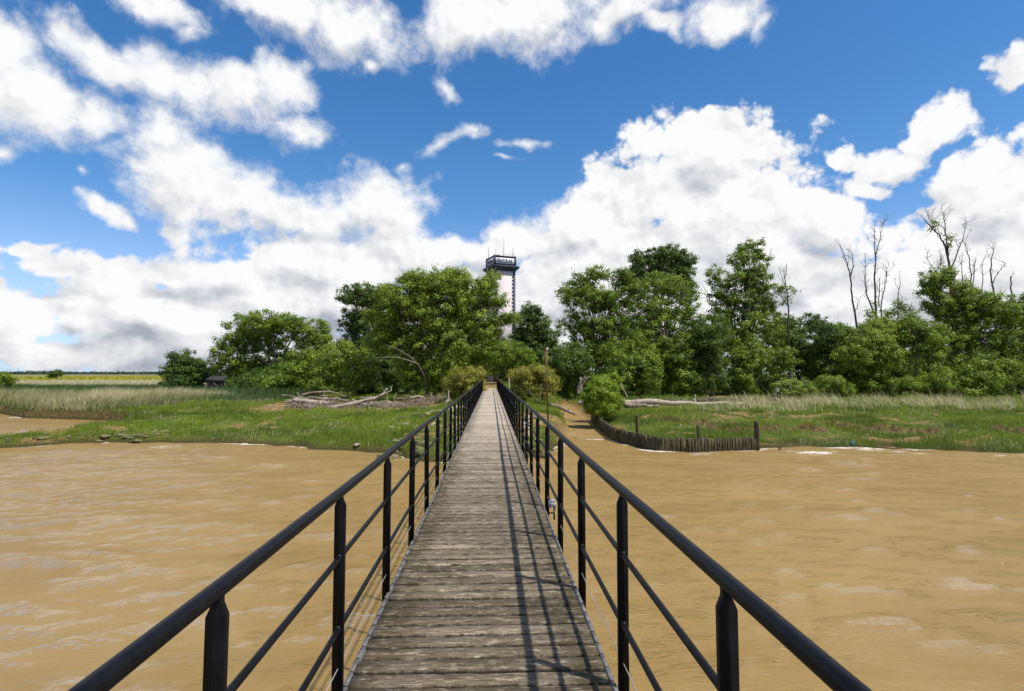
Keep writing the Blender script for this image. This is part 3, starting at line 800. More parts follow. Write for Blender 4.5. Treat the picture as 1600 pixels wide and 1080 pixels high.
def tree(name, label, cat, Y, u_base, blobs, leaf, trunk_r, seed, dens=1.0, size=.15, rc=.75, per=70, bark=None, group=None, lean=0.0,
         extra_limbs=(), depth=1.0, fork=.35, trunk_name='trunk', inner=.42, streak=0.0, trunks=None):
    """trunk with limbs to every foliage mass; crown of many leaves in clumps spread through each mass"""
    rg = np.random.default_rng(seed)
    cs = []
    for bl in blobs:
        u, v, ru, rv = bl[:4]; dd = bl[4] if len(bl) > 4 else 0.0
        yy = Y + dd + rg.uniform(-.25, .25) * ru * Y / F_PX
        c = at_y(u, v, yy); s = yy / F_PX
        cs.append((c, ru * s, max(ru, rv) * s * .9 * depth, rv * s))
    base = at_y(u_base, 600, Y); base[2] = gz(base[0], base[1]) - .1
    root = thing(name, base, label, cat, group)
    allc = np.array([c[0] for c in cs]); top = allc[:, 2].max()
    low = min(c[0][2] - c[3] * .3 for c in cs)
    cen = allc.mean(0)
    tm = MB(); lm = MB()
    fz = base[2] + max(.8, (cen[2] - base[2]) * fork)
    forkp = np.array([base[0] + (cen[0] - base[0]) * .35 + lean, base[1] + (cen[1] - base[1]) * .3, fz])
    tp = curve_pts(base, forkp, 0, 7, rg, .10)
    rad = np.linspace(trunk_r * 1.1, trunk_r * .72, 7); rad[0] *= 1.35
    tm.tube(tp - base, rad, 9, jitter=.08)
    for (c, rx, ry, rz) in cs:
        p = curve_pts(forkp, c + np.array([0, 0, rz * .25]), .12, 8, rg, .22)
        lr = trunk_r * .55 * min(1.0, .35 + rx / 4)
        tm.tube(p - base, np.linspace(lr, lr * .28, 8), 6, caps=False)
        area = 4 * math.pi * ((rx * ry) ** 1.6 / 3 + (rx * rz) ** 1.6 / 3 + (ry * rz) ** 1.6 / 3) ** (1 / 1.6)
        n = max(6, int(dens * area / (rc * rc) * .62))
        dirs = rg.normal(0, 1, (n, 3)); dirs /= np.linalg.norm(dirs, axis=1, keepdims=True)
        rad_f = np.where(rg.uniform(0, 1, n) < inner, rg.uniform(.25, .75, n), rg.uniform(.72, 1.10, n))
        cl = c + dirs * rad_f[:, None] * np.array([rx, ry, rz])
        keep = cl[:, 2] > base[2] + .15
        cl = cl[keep]; dirs = dirs[keep]
        ncl = len(cl)
        if ncl == 0: continue
        csz = rc * rg.uniform(.55, 1.25, ncl)
        ctint = np.clip(rg.normal(.45, .27, ncl), 0, 1)
        # twigs to part of the clumps
        for k in range(0, ncl, 3):
            st = p[rg.integers(4, 8)]
            tw_ = curve_pts(st, cl[k], .05, 5, rg, .2)
            tm.tube(tw_ - base, np.linspace(lr * .3, .012, 5), 4, caps=False)
        m = np.maximum(8, (per * (csz / rc) ** 2 * rg.uniform(.6, 1.25, ncl)).astype(int))
        idx = np.repeat(np.arange(ncl), m)
        g = rg.normal(0, .42, (len(idx), 3)) * np.array([1, 1, .70])
        if streak: g = g + np.outer(rg.normal(0, .7, len(idx)), [.8 * streak, 0, .55 * streak])
        pos = cl[idx] + g * csz[idx][:, None]
        ok = pos[:, 2] > base[2] + .08
        pos = pos[ok]; g = g[ok]; idx = idx[ok]
        nr = dirs[idx] * .45 + g * 1.5 + np.array([0, 0, .55]) + rg.normal(0, .45, pos.shape)
        tint = ctint[idx] + rg.normal(0, .20, len(idx))
        leaf_quads(lm, pos - base, nr, size, tint, rg)
    for pl, r0, r1 in extra_limbs:
        pts = np.array([at_y(a[0], a[1], Y + (a[2] if len(a) > 2 else -1.0)) for a in pl])
        pts = smooth_line(pts, rg)
        tm.tube(pts - base, np.linspace(r0, r1, len(pts)), 6)
    if trunks:
        for pl, r0, r1 in trunks:
            pts = np.array([at_y(a[0], a[1], Y - 1.5) for a in pl]); pts = smooth_line(pts, rg)
            tm.tube(pts - base, np.linspace(r0, r1, len(pts)), 7)
    tm.build(trunk_name, bark or M_BARK, root, smooth=True)
    lm.build('crown', leaf, root, attname='tint')
    return root

def smooth_line(pts, rg, k=3, wob=.03):
    t = np.linspace(0, len(pts) - 1, (len(pts) - 1) * k + 1)
    o = np.stack([np.interp(t, np.arange(len(pts)), pts[:, i]) for i in range(3)], 1)
    for _ in range(2): o[1:-1] = (o[:-2] + 2 * o[1:-1] + o[2:]) / 4
    L = np.linalg.norm(pts[-1] - pts[0])
    o[1:-1] += rg.normal(0, wob * L / len(o), (len(o) - 2, 3))
    return o

def dead_tree(name, label, Y, lines, seed, base_u, group=None, twigs=10, leaves=None, leafmat=None):
    rg = np.random.default_rng(seed)
    base = at_y(base_u, 600, Y); base[2] = gz(base[0], base[1]) - .1
    root = thing(name, base, label, 'dead tree', group)
    tm = MB(); bm_ = MB()
    for li, (pl, r0, r1) in enumerate(lines):
        dy0 = rg.uniform(-.6, .6) if li else 0
        pts = np.array([at_y(a[0], a[1], Y + dy0 * i) for i, a in enumerate(pl)])
        if li == 0: pts = np.vstack([base, pts])
        pts = smooth_line(pts, rg, 4, .06)
        if li: bm_ = MB()
        (tm if li == 0 else bm_).tube(pts - base, np.linspace(r0 * 1.1, r1 * 1.25, len(pts)), 7)
        nt = max(3, int(twigs * len(pl) / 2.6))
        for k in range(nt):
            i = rg.integers(len(pts) // 3, len(pts))
            a = rg.uniform(-1.1, 1.1); L = rg.uniform(.5, 1.9)
            e = pts[i] + np.array([math.sin(a) * L, rg.uniform(-.6, .6) * L, abs(math.cos(a)) * L])
            cp = curve_pts(pts[i], e, .1, 5, rg, .25)
            (bm_ if li else tm).tube(cp - base, np.linspace(max(r1 * .8, .03), .014, 5), 5)
            for kk in range(2):
                e2 = cp[3] + rg.normal(0, .35, 3) + np.array([0, 0, .35])
                (bm_ if li else tm).tube(np.array([cp[3], e2]) - base, [.02, .012], 4)
        if li: bm_.build('limb', M_DARKBARK, root, smooth=True)
    tm.build('trunk', M_DARKBARK, root, smooth=True)
    if leaves:
        lm = MB()
        for (u, v, ru, rv) in leaves:
            c = at_y(u, v, Y); s = Y / F_PX
            n = int(ru * rv * 2.0) + 60
            ncl = max(3, int(ru * rv / 22))
            cc = c + rg.normal(0, .5, (ncl, 3)) * np.array([ru * s, ru * s * .8, rv * s])
            ix = rg.integers(0, ncl, n)
            pos = cc[ix] + rg.normal(0, .32, (n, 3))
            leaf_quads(lm, pos - base, rg.normal(0, .7, (n, 3)) + np.array([0, 0, .8]), .15, np.clip(rg.normal(.4, .25, n), 0, 1), rg)
        lm.build('foliage', leafmat or L_GREEN, root, attname='tint')
    return root

GL = 'trees of the left wood'
GR = 'trees of the right wood'
# ---- left of the footbridge
tree('broadleaf_tree', 'small round dark green tree standing alone at the left end of the wood', 'tree', 92, 292,
     [(285,565,24,20),(300,580,30,22),(272,585,20,18),(318,578,15,16),(290,598,34,14)], L_DARK, .16, 101, dens=1.1, group=GL)
tree('broadleaf_tree', 'broad domed tree with sky showing through its middle, right of the small round tree', 'tree', 90, 435,
     [(430,505,42,20),(385,515,30,24),(480,520,34,24),(360,545,26,28),(505,545,24,28),(365,585,30,26),(415,535,26,18,2),(410,575,40,28,2),(470,575,40,30,2),(446,560,22,18,1)],
     L_GREEN, .34, 102, dens=.92, group=GL, fork=.5, size=.16, extra_limbs=[([(440,575),(432,545),(420,522)], .12, .04), ([(440,575),(446,540),(450,512)], .14, .04), ([(440,575),(462,545),(478,520)], .12, .04)])
tree('broadleaf_tree', 'tall dark tree with a flat-topped crown just left of the big olive-green tree', 'tree', 102, 566,
     [(565,462,36,17),(590,470,22,16),(548,505,20,22),(575,500,28,22),(560,545,34,34),(600,540,30,34)], L_DARK, .35, 103, dens=1.0, group=GL, size=.17)
tree('broadleaf_tree', 'light green bushy tree with thin pale stems behind the large pale driftwood log', 'tree', 72, 545,
     [(540,558,38,26),(515,580,26,22),(565,580,26,24),(535,592,34,16)], L_OLIVE, .10, 104, dens=1.0, group=GL,
     trunks=[([(545,625),(541,600),(528,580)], .08, .03), ([(546,626),(553,600),(560,580)], .07, .03), ([(544,626),(531,605),(515,590)], .05, .02)])
tree('shrub', 'mid green shrub mass filling the wood edge left of the light green bushy tree', 'shrub', 78, 455,
     [(450,585,38,24),(480,570,30,24),(428,600,30,16),(495,600,26,20),(470,606,30,14)], L_GREEN, .10, 105, dens=1.1, group='shrubs along the wood edge', fork=.2)
tree('shrub', 'low dark green shrub right of the ruined wooden hut', 'shrub', 84, 385,
     [(385,600,26,16),(410,600,26,20),(365,606,14,10),(440,608,20,10)], L_DARK, .08, 106, dens=1.2, group='shrubs along the wood edge', fork=.2)
tree('broadleaf_tree', 'deep green tree in the shade behind the pale driftwood log', 'tree', 84, 605,
     [(600,575,40,36),(580,600,34,22),(630,590,36,30),(615,610,40,14)], L_DARK, .22, 107, dens=1.2, group=GL, fork=.3)
tree('willow_tree', 'big olive-green spreading tree left of the bridge end, partly covering the tower', 'tree', 68, 667,
     [(604,456,18,11),(770,438,13,13),(641,434,18,11),(712,430,22,11),(680,442,52,22),(640,468,50,28),(725,460,46,28),(610,500,40,28),(675,490,55,34),(740,495,38,30),(600,535,30,22),(650,535,50,30),(715,535,50,34),
      (760,520,28,24),(650,578,36,28),(700,575,40,30),(690,605,28,20),(760,555,24,24),(780,470,18,10,-1),(795,497,17,9,-1),(760,447,14,16,-1)],
     L_OLIVE, .38, 108, dens=1.1, per=84, size=.13, rc=.7, fork=.28, streak=.35, bark=M_BARK, group=GL,
     extra_limbs=[([(667,622,0),(668,600,-1),(655,570,-3),(632,550,-5),(604,540,-6)], .13, .04),                   ([(655,570,-3),(620,556,-6),(585,560,-7)], .09, .03),                   ([(748,470,-2),(758,440,-2),(762,420,-2)], .05, .015), ([(640,445,-1),(632,428,-1),(622,418,-1)], .05, .015)])
tree('tamarisk_bush', 'yellowish feathery bush hanging over the left railing near the bridge end', 'bush', 56, 724,
     [(725,595,30,20),(708,605,18,15),(742,585,15,12),(735,610,22,12),(718,618,16,8)], L_TAMARISK, .06, 109, dens=1.4, per=110, size=.07, rc=.45, fork=.15, streak=.3, group='tamarisk bushes beside the bridge')
# ---- around the end of the bridge
tree('broadleaf_tree', 'mid green tree arching over the path at the end of the bridge', 'tree', 88, 735,
     [(745,560,30,24),(758,575,20,14),(722,575,26,24),(775,552,24,20)], L_GREEN, .2, 110, dens=1.2, group=GR, fork=.4)
tree('broadleaf_tree', 'light green tree in front of the foot of the tower', 'tree', 96, 812,
     [(800,555,32,22),(835,570,30,20),(815,580,28,16),(790,580,18,16)], L_GREEN, .2, 111, dens=1.2, group=GR, fork=.4)
tree('broadleaf_tree', 'dense dark green round tree just right of the tower', 'tree', 100, 838,
     [(830,488,18,15),(832,512,28,24),(815,530,22,22),(850,530,22,26),(838,555,36,22)], L_DARK, .3, 112, dens=1.35, group=GR, size=.16)
tree('broadleaf_tree', 'dark tree closing the end of the shaded path', 'tree', 128, 760,
     [(752,560,26,20),(785,560,26,20),(742,585,18,22),(795,585,20,22),(768,566,16,10)], L_DARK, .3, 113, dens=1.3, group=GR, size=.2)
tree('tamarisk_bush', 'yellowish feathery bush beside the rusty pole, right of the bridge end', 'bush', 53, 838,
     [(828,595,30,22),(850,588,20,16),(812,588,18,15),(845,612,24,12),(858,600,12,16),(815,612,20,12)], L_TAMARISK, .07, 114, dens=1.4, per=110, size=.07, rc=.45, fork=.2, streak=.3, group='tamarisk bushes beside the bridge',
     trunks=[([(840,628),(828,612),(824,605)], .05, .03), ([(842,628),(845,612)], .05, .03)])
# ---- right of the footbridge
tree('broadleaf_tree', 'airy green tree with a tattered left side, leftmost tall tree right of the tower', 'tree', 86, 930,
     [(905,445,26,18),(935,430,26,14),(888,465,18,18),(970,435,22,14),(990,455,22,20),(925,465,40,20),(960,470,40,22),(900,505,28,24),(945,515,42,30),(985,510,34,28),(905,550,36,26),(950,560,44,30),(895,585,30,24)],
     L_GREEN, .32, 115, dens=.85, group=GR, size=.15, fork=.45, extra_limbs=[([(930,560),(918,510),(903,460)], .14, .04), ([(935,560),(950,500),(958,455)], .14, .04)])
tree('broadleaf_tree', 'dark-crowned tall tree standing behind, with bare twigs at its top', 'tree', 98, 1035,
     [(1000,405,20,12),(1040,400,38,14),(1070,415,20,16),(1015,425,36,18),(1050,435,36,20),(985,440,20,14),(1075,455,14,20)],
     L_DARK, .36, 116, dens=.95, group=GR, size=.17, fork=.75, extra_limbs=[([(1060,420),(1062,395),(1059,378)], .07, .02), ([(1070,430),(1085,405),(1094,397)], .06, .02), ([(1080,410),(1082,392)], .04, .015), ([(1034,560),(1030,500),(1036,440)], .3, .15)])
tree('broadleaf_tree', 'tall light green tree with several slim pale stems showing', 'tree', 80, 1035,
     [(1030,445,34,22),(1065,465,28,26),(1005,470,24,22),(1035,490,44,26),(1075,500,24,28),(1000,520,36,28),(1050,535,44,28),(1015,565,40,26),(1075,545,20,22)],
     L_GREEN, .25, 117, dens=.72, group=GR, size=.14, fork=.4,
     trunks=[([(1036,605),(1034,560),(1040,500),(1048,440)], .14, .05), ([(1033,605),(1022,550),(1024,500),(1020,450)], .12, .04), ([(1040,605),(1058,540),(1066,480),(1070,440)], .12, .04), ([(1037,600),(1046,540),(1062,500)], .10, .04)])
tree('broadleaf_tree', 'tallest airy tree with a thin open top, right of the wide gap of sky', 'tree', 84, 1150,
     [(1172,385,20,10),(1162,402,24,12),(1190,400,14,12),(1175,425,30,16),(1150,440,28,18),(1190,450,30,22),(1125,460,20,22),(1160,475,42,24),(1200,485,26,24),(1125,495,24,24),(1170,515,46,28),(1210,525,24,26),(1135,540,36,28),(1190,555,36,26),(1115,430,10,16)],
     L_GREEN, .3, 118, dens=.66, group=GR, size=.145, rc=.68, fork=.4,
     trunks=[([(1122,610),(1118,560),(1121,500),(1112,470)], .13, .05), ([(1165,610),(1166,540),(1172,470),(1170,400),(1172,375)], .18, .03), ([(1168,560),(1186,480),(1198,420),(1206,388)], .12, .03), ([(1166,500),(1150,440),(1146,410)], .1, .03), ([(1122,520),(1108,460),(1094,440)], .07, .02), ([(1190,590),(1192,545),(1196,500)], .12, .05)])
dead_tree('dead_tree', 'single bare dead trunk standing at the right edge of the tallest airy tree', 82,
     [([(1233,570),(1232,520),(1232,470),(1226,440),(1229,412)], .17, .03), ([(1227,448),(1219,425)], .05, .02), ([(1232,480),(1222,465),(1216,450)], .05, .02)], 119, 1233, group='dead trees of the right wood', twigs=3,
     leaves=[(1225,462,9,12),(1240,455,5,5)])
for k, (u, v, ru, rv, lab, lf, Yk) in enumerate([
     (900,580,40,42,'dark bushy tree behind the bright lime bush at the creek', L_DARK, 74),
     (980,575,50,46,'green bushy tree above the left end of the long driftwood log', L_GREEN, 76),
     (1058,582,42,38,'dense green bushy tree above the middle of the long driftwood log', L_GREEN, 78),
     (1115,572,42,48,'dark bushy tree with a slim bare stem above the right end of the long log', L_DARK, 78),
     (1185,582,46,40,'bushy tree behind the white-flowering shrub on its left', L_GREEN, 80),
     (1250,548,44,42,'rounded tree filling the gap right of the tallest airy tree', L_DARK, 88),
     (1283,548,34,40,'green tree in the low part of the wood right of the single bare trunk', L_GREEN, 86),
     (1310,556,46,46,'dark rounded tree below the first pair of dead tops', L_DARK, 84),
     (1375,548,48,50,'olive green tree with wind-blown leaves below the tall dead tops', L_OLIVE, 78),
     (1432,560,46,48,'mid green tree in front of the dark wood, left of the great leafy dead-topped tree', L_GREEN, 80)]):
    rq = np.random.default_rng(700 + k); bl = []
    for j in range(9):
        th = rq.uniform(0, 6.28); q_ = rq.uniform(.2, .85)
        f = rq.uniform(.38, .62)
        bl.append((u + ru * 1.05 * q_ * math.cos(th), v - 8 + (rv + 8) * q_ * math.sin(th), ru * f, rv * f, rq.uniform(-2.5, 2.5)))
    bl += [(u - ru * .5, v + rv * .5, ru * .5, rv * .4), (u + ru * .5, v + rv * .55, ru * .5, rv * .4)]
    tree('broadleaf_tree', lab, 'tree', Yk, u, bl, lf, .16, 130 + k, dens=1.0, group=GR, fork=.3)
tree('broadleaf_tree', 'great leafy tree at the right edge below dead grey branches', 'tree', 84, 1510,
     [(1470,475,28,22),(1500,490,40,26),(1550,485,40,26),(1590,500,36,30),(1475,525,36,28),(1530,530,46,34),(1585,545,44,36),(1500,570,46,32),(1560,580,46,32),(1620,560,50,50),(1452,447,17,24),(1475,438,14,22),(1522,468,28,18),(1500,455,14,18)],
     L_GREEN, .4, 141, dens=.95, group=GR, size=.155, fork=.35, trunks=[([(1492,610),(1490,560),(1478,520)], .12, .05), ([(1540,612),(1536,560),(1545,520)], .14, .06)])
tree('broadleaf_tree', 'dark tree behind the far right corner of the wood', 'tree', 98, 1660,
     [(1650,480,50,40),(1700,520,70,60),(1640,560,50,50)], L_DARK, .4, 142, dens=1.0, group=GR, size=.2)
tree('broadleaf_tree', 'low leafy tree under the great tree at the right edge of the wood', 'tree', 74, 1570,
     [(1525,590,34,28),(1570,598,40,26),(1620,590,50,36),(1475,600,34,22),(1500,612,40,12),(1560,578,22,18)], L_GREEN, .12, 143, dens=1.1, group=GR, fork=.25)
tree('broadleaf_tree', 'low dark bush at the foot of the right wood, right of the round dark shrub', 'bush', 77, 1385,
     [(1360,602,30,20),(1400,605,36,20),(1440,608,30,16)], L_GREEN, .1, 144, dens=1.1, group='shrubs along the wood edge', fork=.25)
GDEAD = 'dead trees of the right wood'
dead_tree('dead_tree', 'leftmost slender crooked dead tree against the cloud', 84,
     [([(1342,540),(1338,500),(1330,460),(1329,430),(1322,405),(1313,385)], .18, .03), ([(1329,432),(1334,415),(1331,395)], .08, .025), ([(1336,490),(1341,470)], .05, .02)], 151, 1343, group=GDEAD, twigs=5, leaves=[(1325,520,10,12),(1348,515,9,9)])
dead_tree('dead_tree', 'tall many-stemmed dead tree with fine twigs, second from the left', 85,
     [([(1374,540),(1368,490),(1367,430),(1368,390),(1366,355)], .2, .03), ([(1370,500),(1356,465),(1351,440),(1352,412)], .12, .03), ([(1378,520),(1377,470),(1384,445),(1386,420)], .1, .03), ([(1374,480),(1374,435)], .07, .03), ([(1368,400),(1376,370),(1379,350)], .07, .02)], 152, 1374, group=GDEAD, twigs=9, leaves=[(1360,492,10,18),(1380,500,14,22),(1370,515,22,14)])
dead_tree('dead_tree', 'short leafy-stemmed dead tree between the tall dead pair', 85,
     [([(1404,560),(1404,510),(1404,470),(1406,435)], .14, .03), ([(1406,490),(1410,465)], .06, .03)], 153, 1404, group=GDEAD, twigs=4, leaves=[(1394,492,13,16),(1415,488,12,16),(1404,515,20,16),(1406,470,7,12)])
dead_tree('dead_tree', 'tall forked dead tree with ivy climbing to its top at the right', 86,
     [([(1490,540),(1486,470),(1484,420),(1478,385),(1470,370),(1455,355),(1440,340)], .24, .03), ([(1482,400),(1478,370),(1476,345),(1472,330)], .1, .02), ([(1486,420),(1496,395),(1506,370),(1508,345)], .1, .02), ([(1486,450),(1472,435),(1459,420),(1445,400)], .08, .02), ([(1466,372),(1459,350),(1450,338)], .04, .015), ([(1470,460),(1470,430),(1470,400)], .08, .03), ([(1491,450),(1492,420)], .08, .04)],
     154, 1490, group=GDEAD, twigs=9, leaves=[(1463,355,8,8),(1466,440,22,22),(1482,382,5,14),(1500,450,12,20),(1485,430,5,25)])
dead_tree('dead_tree', 'pair of thin dead stems joined low, right of the ivy-clad forked one', 85,
     [([(1518,540),(1515,480),(1518,440),(1514,400),(1508,380)], .15, .03), ([(1516,465),(1522,430),(1524,405)], .09, .03), ([(1504,500),(1504,440),(1503,405)], .09, .03)], 155, 1518, group=GDEAD, twigs=5)
dead_tree('dead_tree', 'dead tree with a crooked two-armed top near the right edge', 86,
     [([(1556,540),(1554,470),(1548,430),(1550,400),(1554,386)], .17, .03), ([(1550,445),(1560,425),(1572,412)], .07, .02), ([(1536,500),(1535,450),(1535,410)], .09, .03)], 156, 1556, group=GDEAD, twigs=6)
dead_tree('dead_tree', 'broken dead stub leaning left at the right edge of the wood', 84,
     [([(1588,540),(1584,480),(1580,455),(1579,432)], .16, .06), ([(1584,480),(1572,465)], .06, .03)], 157, 1588, group=GDEAD, twigs=3)
dead_tree('dead_tree', 'low dead stump-like stem in front of the olive green tree on the right', 76,
     [([(1431,560),(1431,530),(1432,508)], .1, .04), ([(1431,535),(1428,522)], .04, .03)], 158, 1431, group=GDEAD, twigs=1)
tree('round_bush', 'bright lime-green bush at the head of the stake fence', 'bush', 47, 938,
     [(940,615,24,22),(925,622,16,18),(955,628,18,16),(940,636,26,14),(935,600,14,10)], L_LIME, .06, 160, dens=1.8, per=130, size=.06, rc=.32, fork=.2, inner=.5, depth=1.1)
tree('round_bush', 'second lime-green bush just behind the one by the stake fence', 'bush', 51, 952,
     [(952,593,15,10),(945,600,18,11),(960,604,10,10)], L_LIME, .05, 161, dens=1.6, per=110, size=.07, rc=.35, fork=.2)
tree('round_bush', 'dark green dome-shaped bush at the foot of the right wood', 'bush', 74, 1298,
     [(1298,603,27,16),(1280,610,16,12),(1318,610,16,12)], L_GREEN, .07, 162, dens=1.6, per=120, size=.08, rc=.5, fork=.2, inner=.45)
fs = tree('flowering_shrub', 'light green shrub dotted with white blossom left of the dark dome-shaped bush', 'shrub', 68, 1238,
     [(1238,610,30,16),(1222,606,16,12),(1256,614,18,14)], L_OLIVE, .06, 163, dens=1.4, per=100, size=.1, rc=.5, fork=.2)
rg = np.random.default_rng(4); lm = MB()
base = np.array(fs.location); n = 260
c = np.array([at_y(rg.uniform(1210, 1235), rg.uniform(595, 618), 66.8 + rg.uniform(-.5, .5)) for _ in range(26)])
pos = c[rg.integers(0, 26, n)] + rg.normal(0, .16, (n, 3))
leaf_quads(lm, pos - base, rg.normal(0, 1, (n, 3)) + np.array([0, -1, 1]), .06, rg.uniform(0, 1, n), rg)
lm.build('blossom', L_FLOWER, fs, attname='tint')
tree('field_bush', 'dark bush at the extreme left edge above the reeds', 'bush', 78, -8,
     [(-6,592,20,10),(8,596,10,7),(-30,595,25,12)], L_OLIVE, .08, 164, dens=1.2, per=70, size=.12, rc=.5, fork=.3)
tree('field_bush', 'small dark bush on the skyline in the yellow field', 'bush', 190, 88,
     [(86,584,8,5),(93,583,7,4.5),(80,586,5,3)], L_DARK, .1, 165, dens=1.2, per=50, size=.22, rc=.8, fork=.4)

# wood behind everything: reads as one mass through the gaps
lm = MB(); rg = np.random.default_rng(88)
cl = []
for k in range(1500):
    u = rg.uniform(340, 1800)
    if 735 < u < 800: continue
    hi = 560 if 860 < u < 1260 else (585 if u < 420 else 568)
    if 800 <= u < 860: hi = 575
    hi += 26 * math.sin(u * .045) * math.sin(u * .017 + 1) + 8 * math.sin(u * .13)
    cl.append(at_y(u, rg.uniform(hi, 612), rg.uniform(100, 118)))
cl = np.array(cl); ix = np.repeat(np.arange(len(cl)), 40)
pos = cl[ix] + rg.normal(0, .8, (len(ix), 3)) * np.array([1.2, 1, .8])
leaf_quads(lm, pos, rg.normal(0, .6, pos.shape) + np.array([0, 0, .8]), .26, np.clip(rg.normal(.4, .2, len(ix)), 0, 1), rg)
o = lm.build('far_wood', L_DARK, attname='tint'); tag(o, 'dark undergrowth of the wood seen between the tree trunks', 'wood', kind='stuff')

# ------------------------------------------------------------------ grass and reeds
def blades(mbx, x, y, h, w, lean, tint, rg, tipcurve=.3, zoff=0.0):
    n = len(x)
    z, _, _ = height(x, y)
    b = np.stack([x, y, z - .02 + zoff], 1)
    az = rg.uniform(0, math.pi, n)
    side = np.stack([np.cos(az), np.sin(az) * .6, np.zeros(n)], 1) * (w / 2)[:, None]
    ln = np.stack([lean + rg.normal(0, .22, n), rg.normal(0, .2, n), np.ones(n)], 1) * h[:, None]
    mid = b + ln * .55 * np.array([.75, .75, 1]); tip = b + ln * np.array([1.25, 1.25, .97])
    v = np.stack([b - side, b + side, mid + side * .8, mid - side * .8, tip], 1).reshape(-1, 3)
    i = np.arange(n)[:, None] * 5
    mbx.add(v, [i + np.array([[0, 1, 2, 3]]), i + np.array([[3, 2, 4]])], np.repeat(np.clip(tint, 0, 1), 5))

rg = np.random.default_rng(21)
def scatter(n, x0, x1, y0, y1, test):
    x = rg.uniform(x0, x1, n); y = rg.uniform(y0, y1, n)
    ok = test(x, y); return x[ok], y[ok]
def grass_ok(x, y):
    z, d, c = height(x, y)
    m = mud_at(x, y, d, c)
    fan = np.abs(x - .04 * y) < y * .95 + 3
    deck = (np.abs(x + .05) < 1.3) & (y > 60)
    return (d > .02) & (c < -.1) & (rg.uniform(0, 1, len(x)) > m * 1.05) & fan & ~deck & (z > WATER_Z + .0)
g = MB()
for (n, y0, y1, w, hs_) in ((560000, 30, 52, .024, 1.0), (240000, 50, 72, .036, 1.25), (60000, 70, 96, .06, 1.6)):
    x, y = scatter(n, -66, 80, y0, y1, grass_ok)
    pn = fbm(x * .35, y * .5, 41)
    h = (0.10 + .26 * sstep(.35, .65, pn)) * rg.uniform(.6, 1.3, len(x)) * hs_
    t = .18 + .75 * sstep(.3, .68, fbm(x * .18, y * .3, 43)) + rg.normal(0, .18, len(x)) - .1
    dd, _ = land(x, y)
    tf = vnoise(x * 2.1, y * 2.1, 46); t = t + (tf - .5) * .75; h = h * (.75 + .5 * vnoise(x * 1.6, y * 1.6, 47))
    t = t * (.38 + .62 * sstep(0, 5, dd)) + .05; t = t + .08 - .24 * sstep(6, 14, x)
    blades(g, x, y, h, np.full(len(x), w), .12, t, rg)
o = g.build('marsh_grass', L_GRASS, attname='tint'); tag(o, 'short bright green marsh grass covering the banks', 'grass', kind='stuff')

# reed beds, left: dry in front, green behind, dry again far off
REEDPOLY = np.array([tuple(at_z(u, v, -2.0)[:2]) for u, v in ((-500,642),(-100,639),(20,639),(120,640),(250,640),(330,636),(420,634),(430,626),(360,618),(260,612))] + [(-70, 104), (-220, 104)])
r1 = MB()
def in_reed(x, y): 
    _, d, _ = height(x, y)
    return (poly_dist(REEDPOLY, x, y) > rg.uniform(-.4, .6, len(x))) & (d > .4)
x, y = scatter(150000, -95, -18, 52, 74, in_reed)
pn = fbm(x * .25, y * .25, 61)
h = (1.15 + .65 * pn) * rg.uniform(.65, 1.15, len(x)) * (.55 + .45 * sstep(0, 3.5, poly_dist(REEDPOLY, x, y)))
h = h * (1 - .62 * sstep(-37, -28, x))
green = fbm(x * .12, y * .2, 63)
tt = np.clip(rg.uniform(.0, 1.0, len(x)) + .5 * vnoise(x * 2.6, y * 1.2, 64), 0, 1.1) * (1.15 - .75 * sstep(.45, .62, green)) * (1 - .6 * sstep(-33, -24, x))
h = h * (.8 + .4 * vnoise(x * 2.0, y * 1.0, 65))
blades(r1, x, y, h, np.full(len(x), .036), .22, tt, rg)
o = r1.build('dry_reeds', L_REED, attname='tint'); tag(o, 'pale dry reed bed along the left bank', 'reeds', kind='stuff')
r2 = MB()
x, y = scatter(95000, -125, -20, 70, 106, lambda x, y: (np.abs(x) < y * 1.0 + 5) & (x < -22 - (y - 70) * .25))
h = rg.uniform(1.1, 1.75, len(x)) * (.85 + .3 * fbm(x * .1, y * .1, 66))
blades(r2, x, y, h, np.full(len(x), .055), .3, rg.uniform(0, 1, len(x)) * (.5 + .6 * fbm(x * .06, y * .1, 68)), rg)
x, y = scatter(60000, -62, -16, 52, 70, lambda x, y: in_reed(x, y))
blades(r2, x, y, rg.uniform(.5, 1.15, len(x)), np.full(len(x), .03), .2, rg.uniform(.1, 1, len(x)), rg)
o = r2.build('green_reeds', L_GREENREED, attname='tint'); tag(o, 'fresh green reeds behind the dry ones on the left', 'reeds', kind='stuff')
r3 = MB()
x, y = scatter(80000, -215, -20, 104, 190, lambda x, y: (np.abs(x) < y * 1.0 + 5) & (x < -30))
blades(r3, x, y, rg.uniform(1.1, 1.7, len(x)), np.full(len(x), .12), .3, rg.uniform(.55, 1, len(x)), rg)
o = r3.build('far_dry_reeds', L_REED, attname='tint'); tag(o, 'pale band of dry reeds far off in the left field', 'reeds', kind='stuff')
r4 = MB()
x, y = scatter(36000, -420, -40, 200, 400, lambda x, y: (np.abs(x) < y * 1.02 + 5) & (fbm(x * .03, y * .03, 71) > .44))
blades(r4, x, y, rg.uniform(1.1, 2.2, len(x)), np.full(len(x), .4), .1, rg.uniform(.2, 1, len(x)), rg)
o = r4.build('yellow_crop', L_RAPE, attname='tint'); tag(o, 'band of yellow flowering crop on the left skyline', 'crop', kind='stuff')
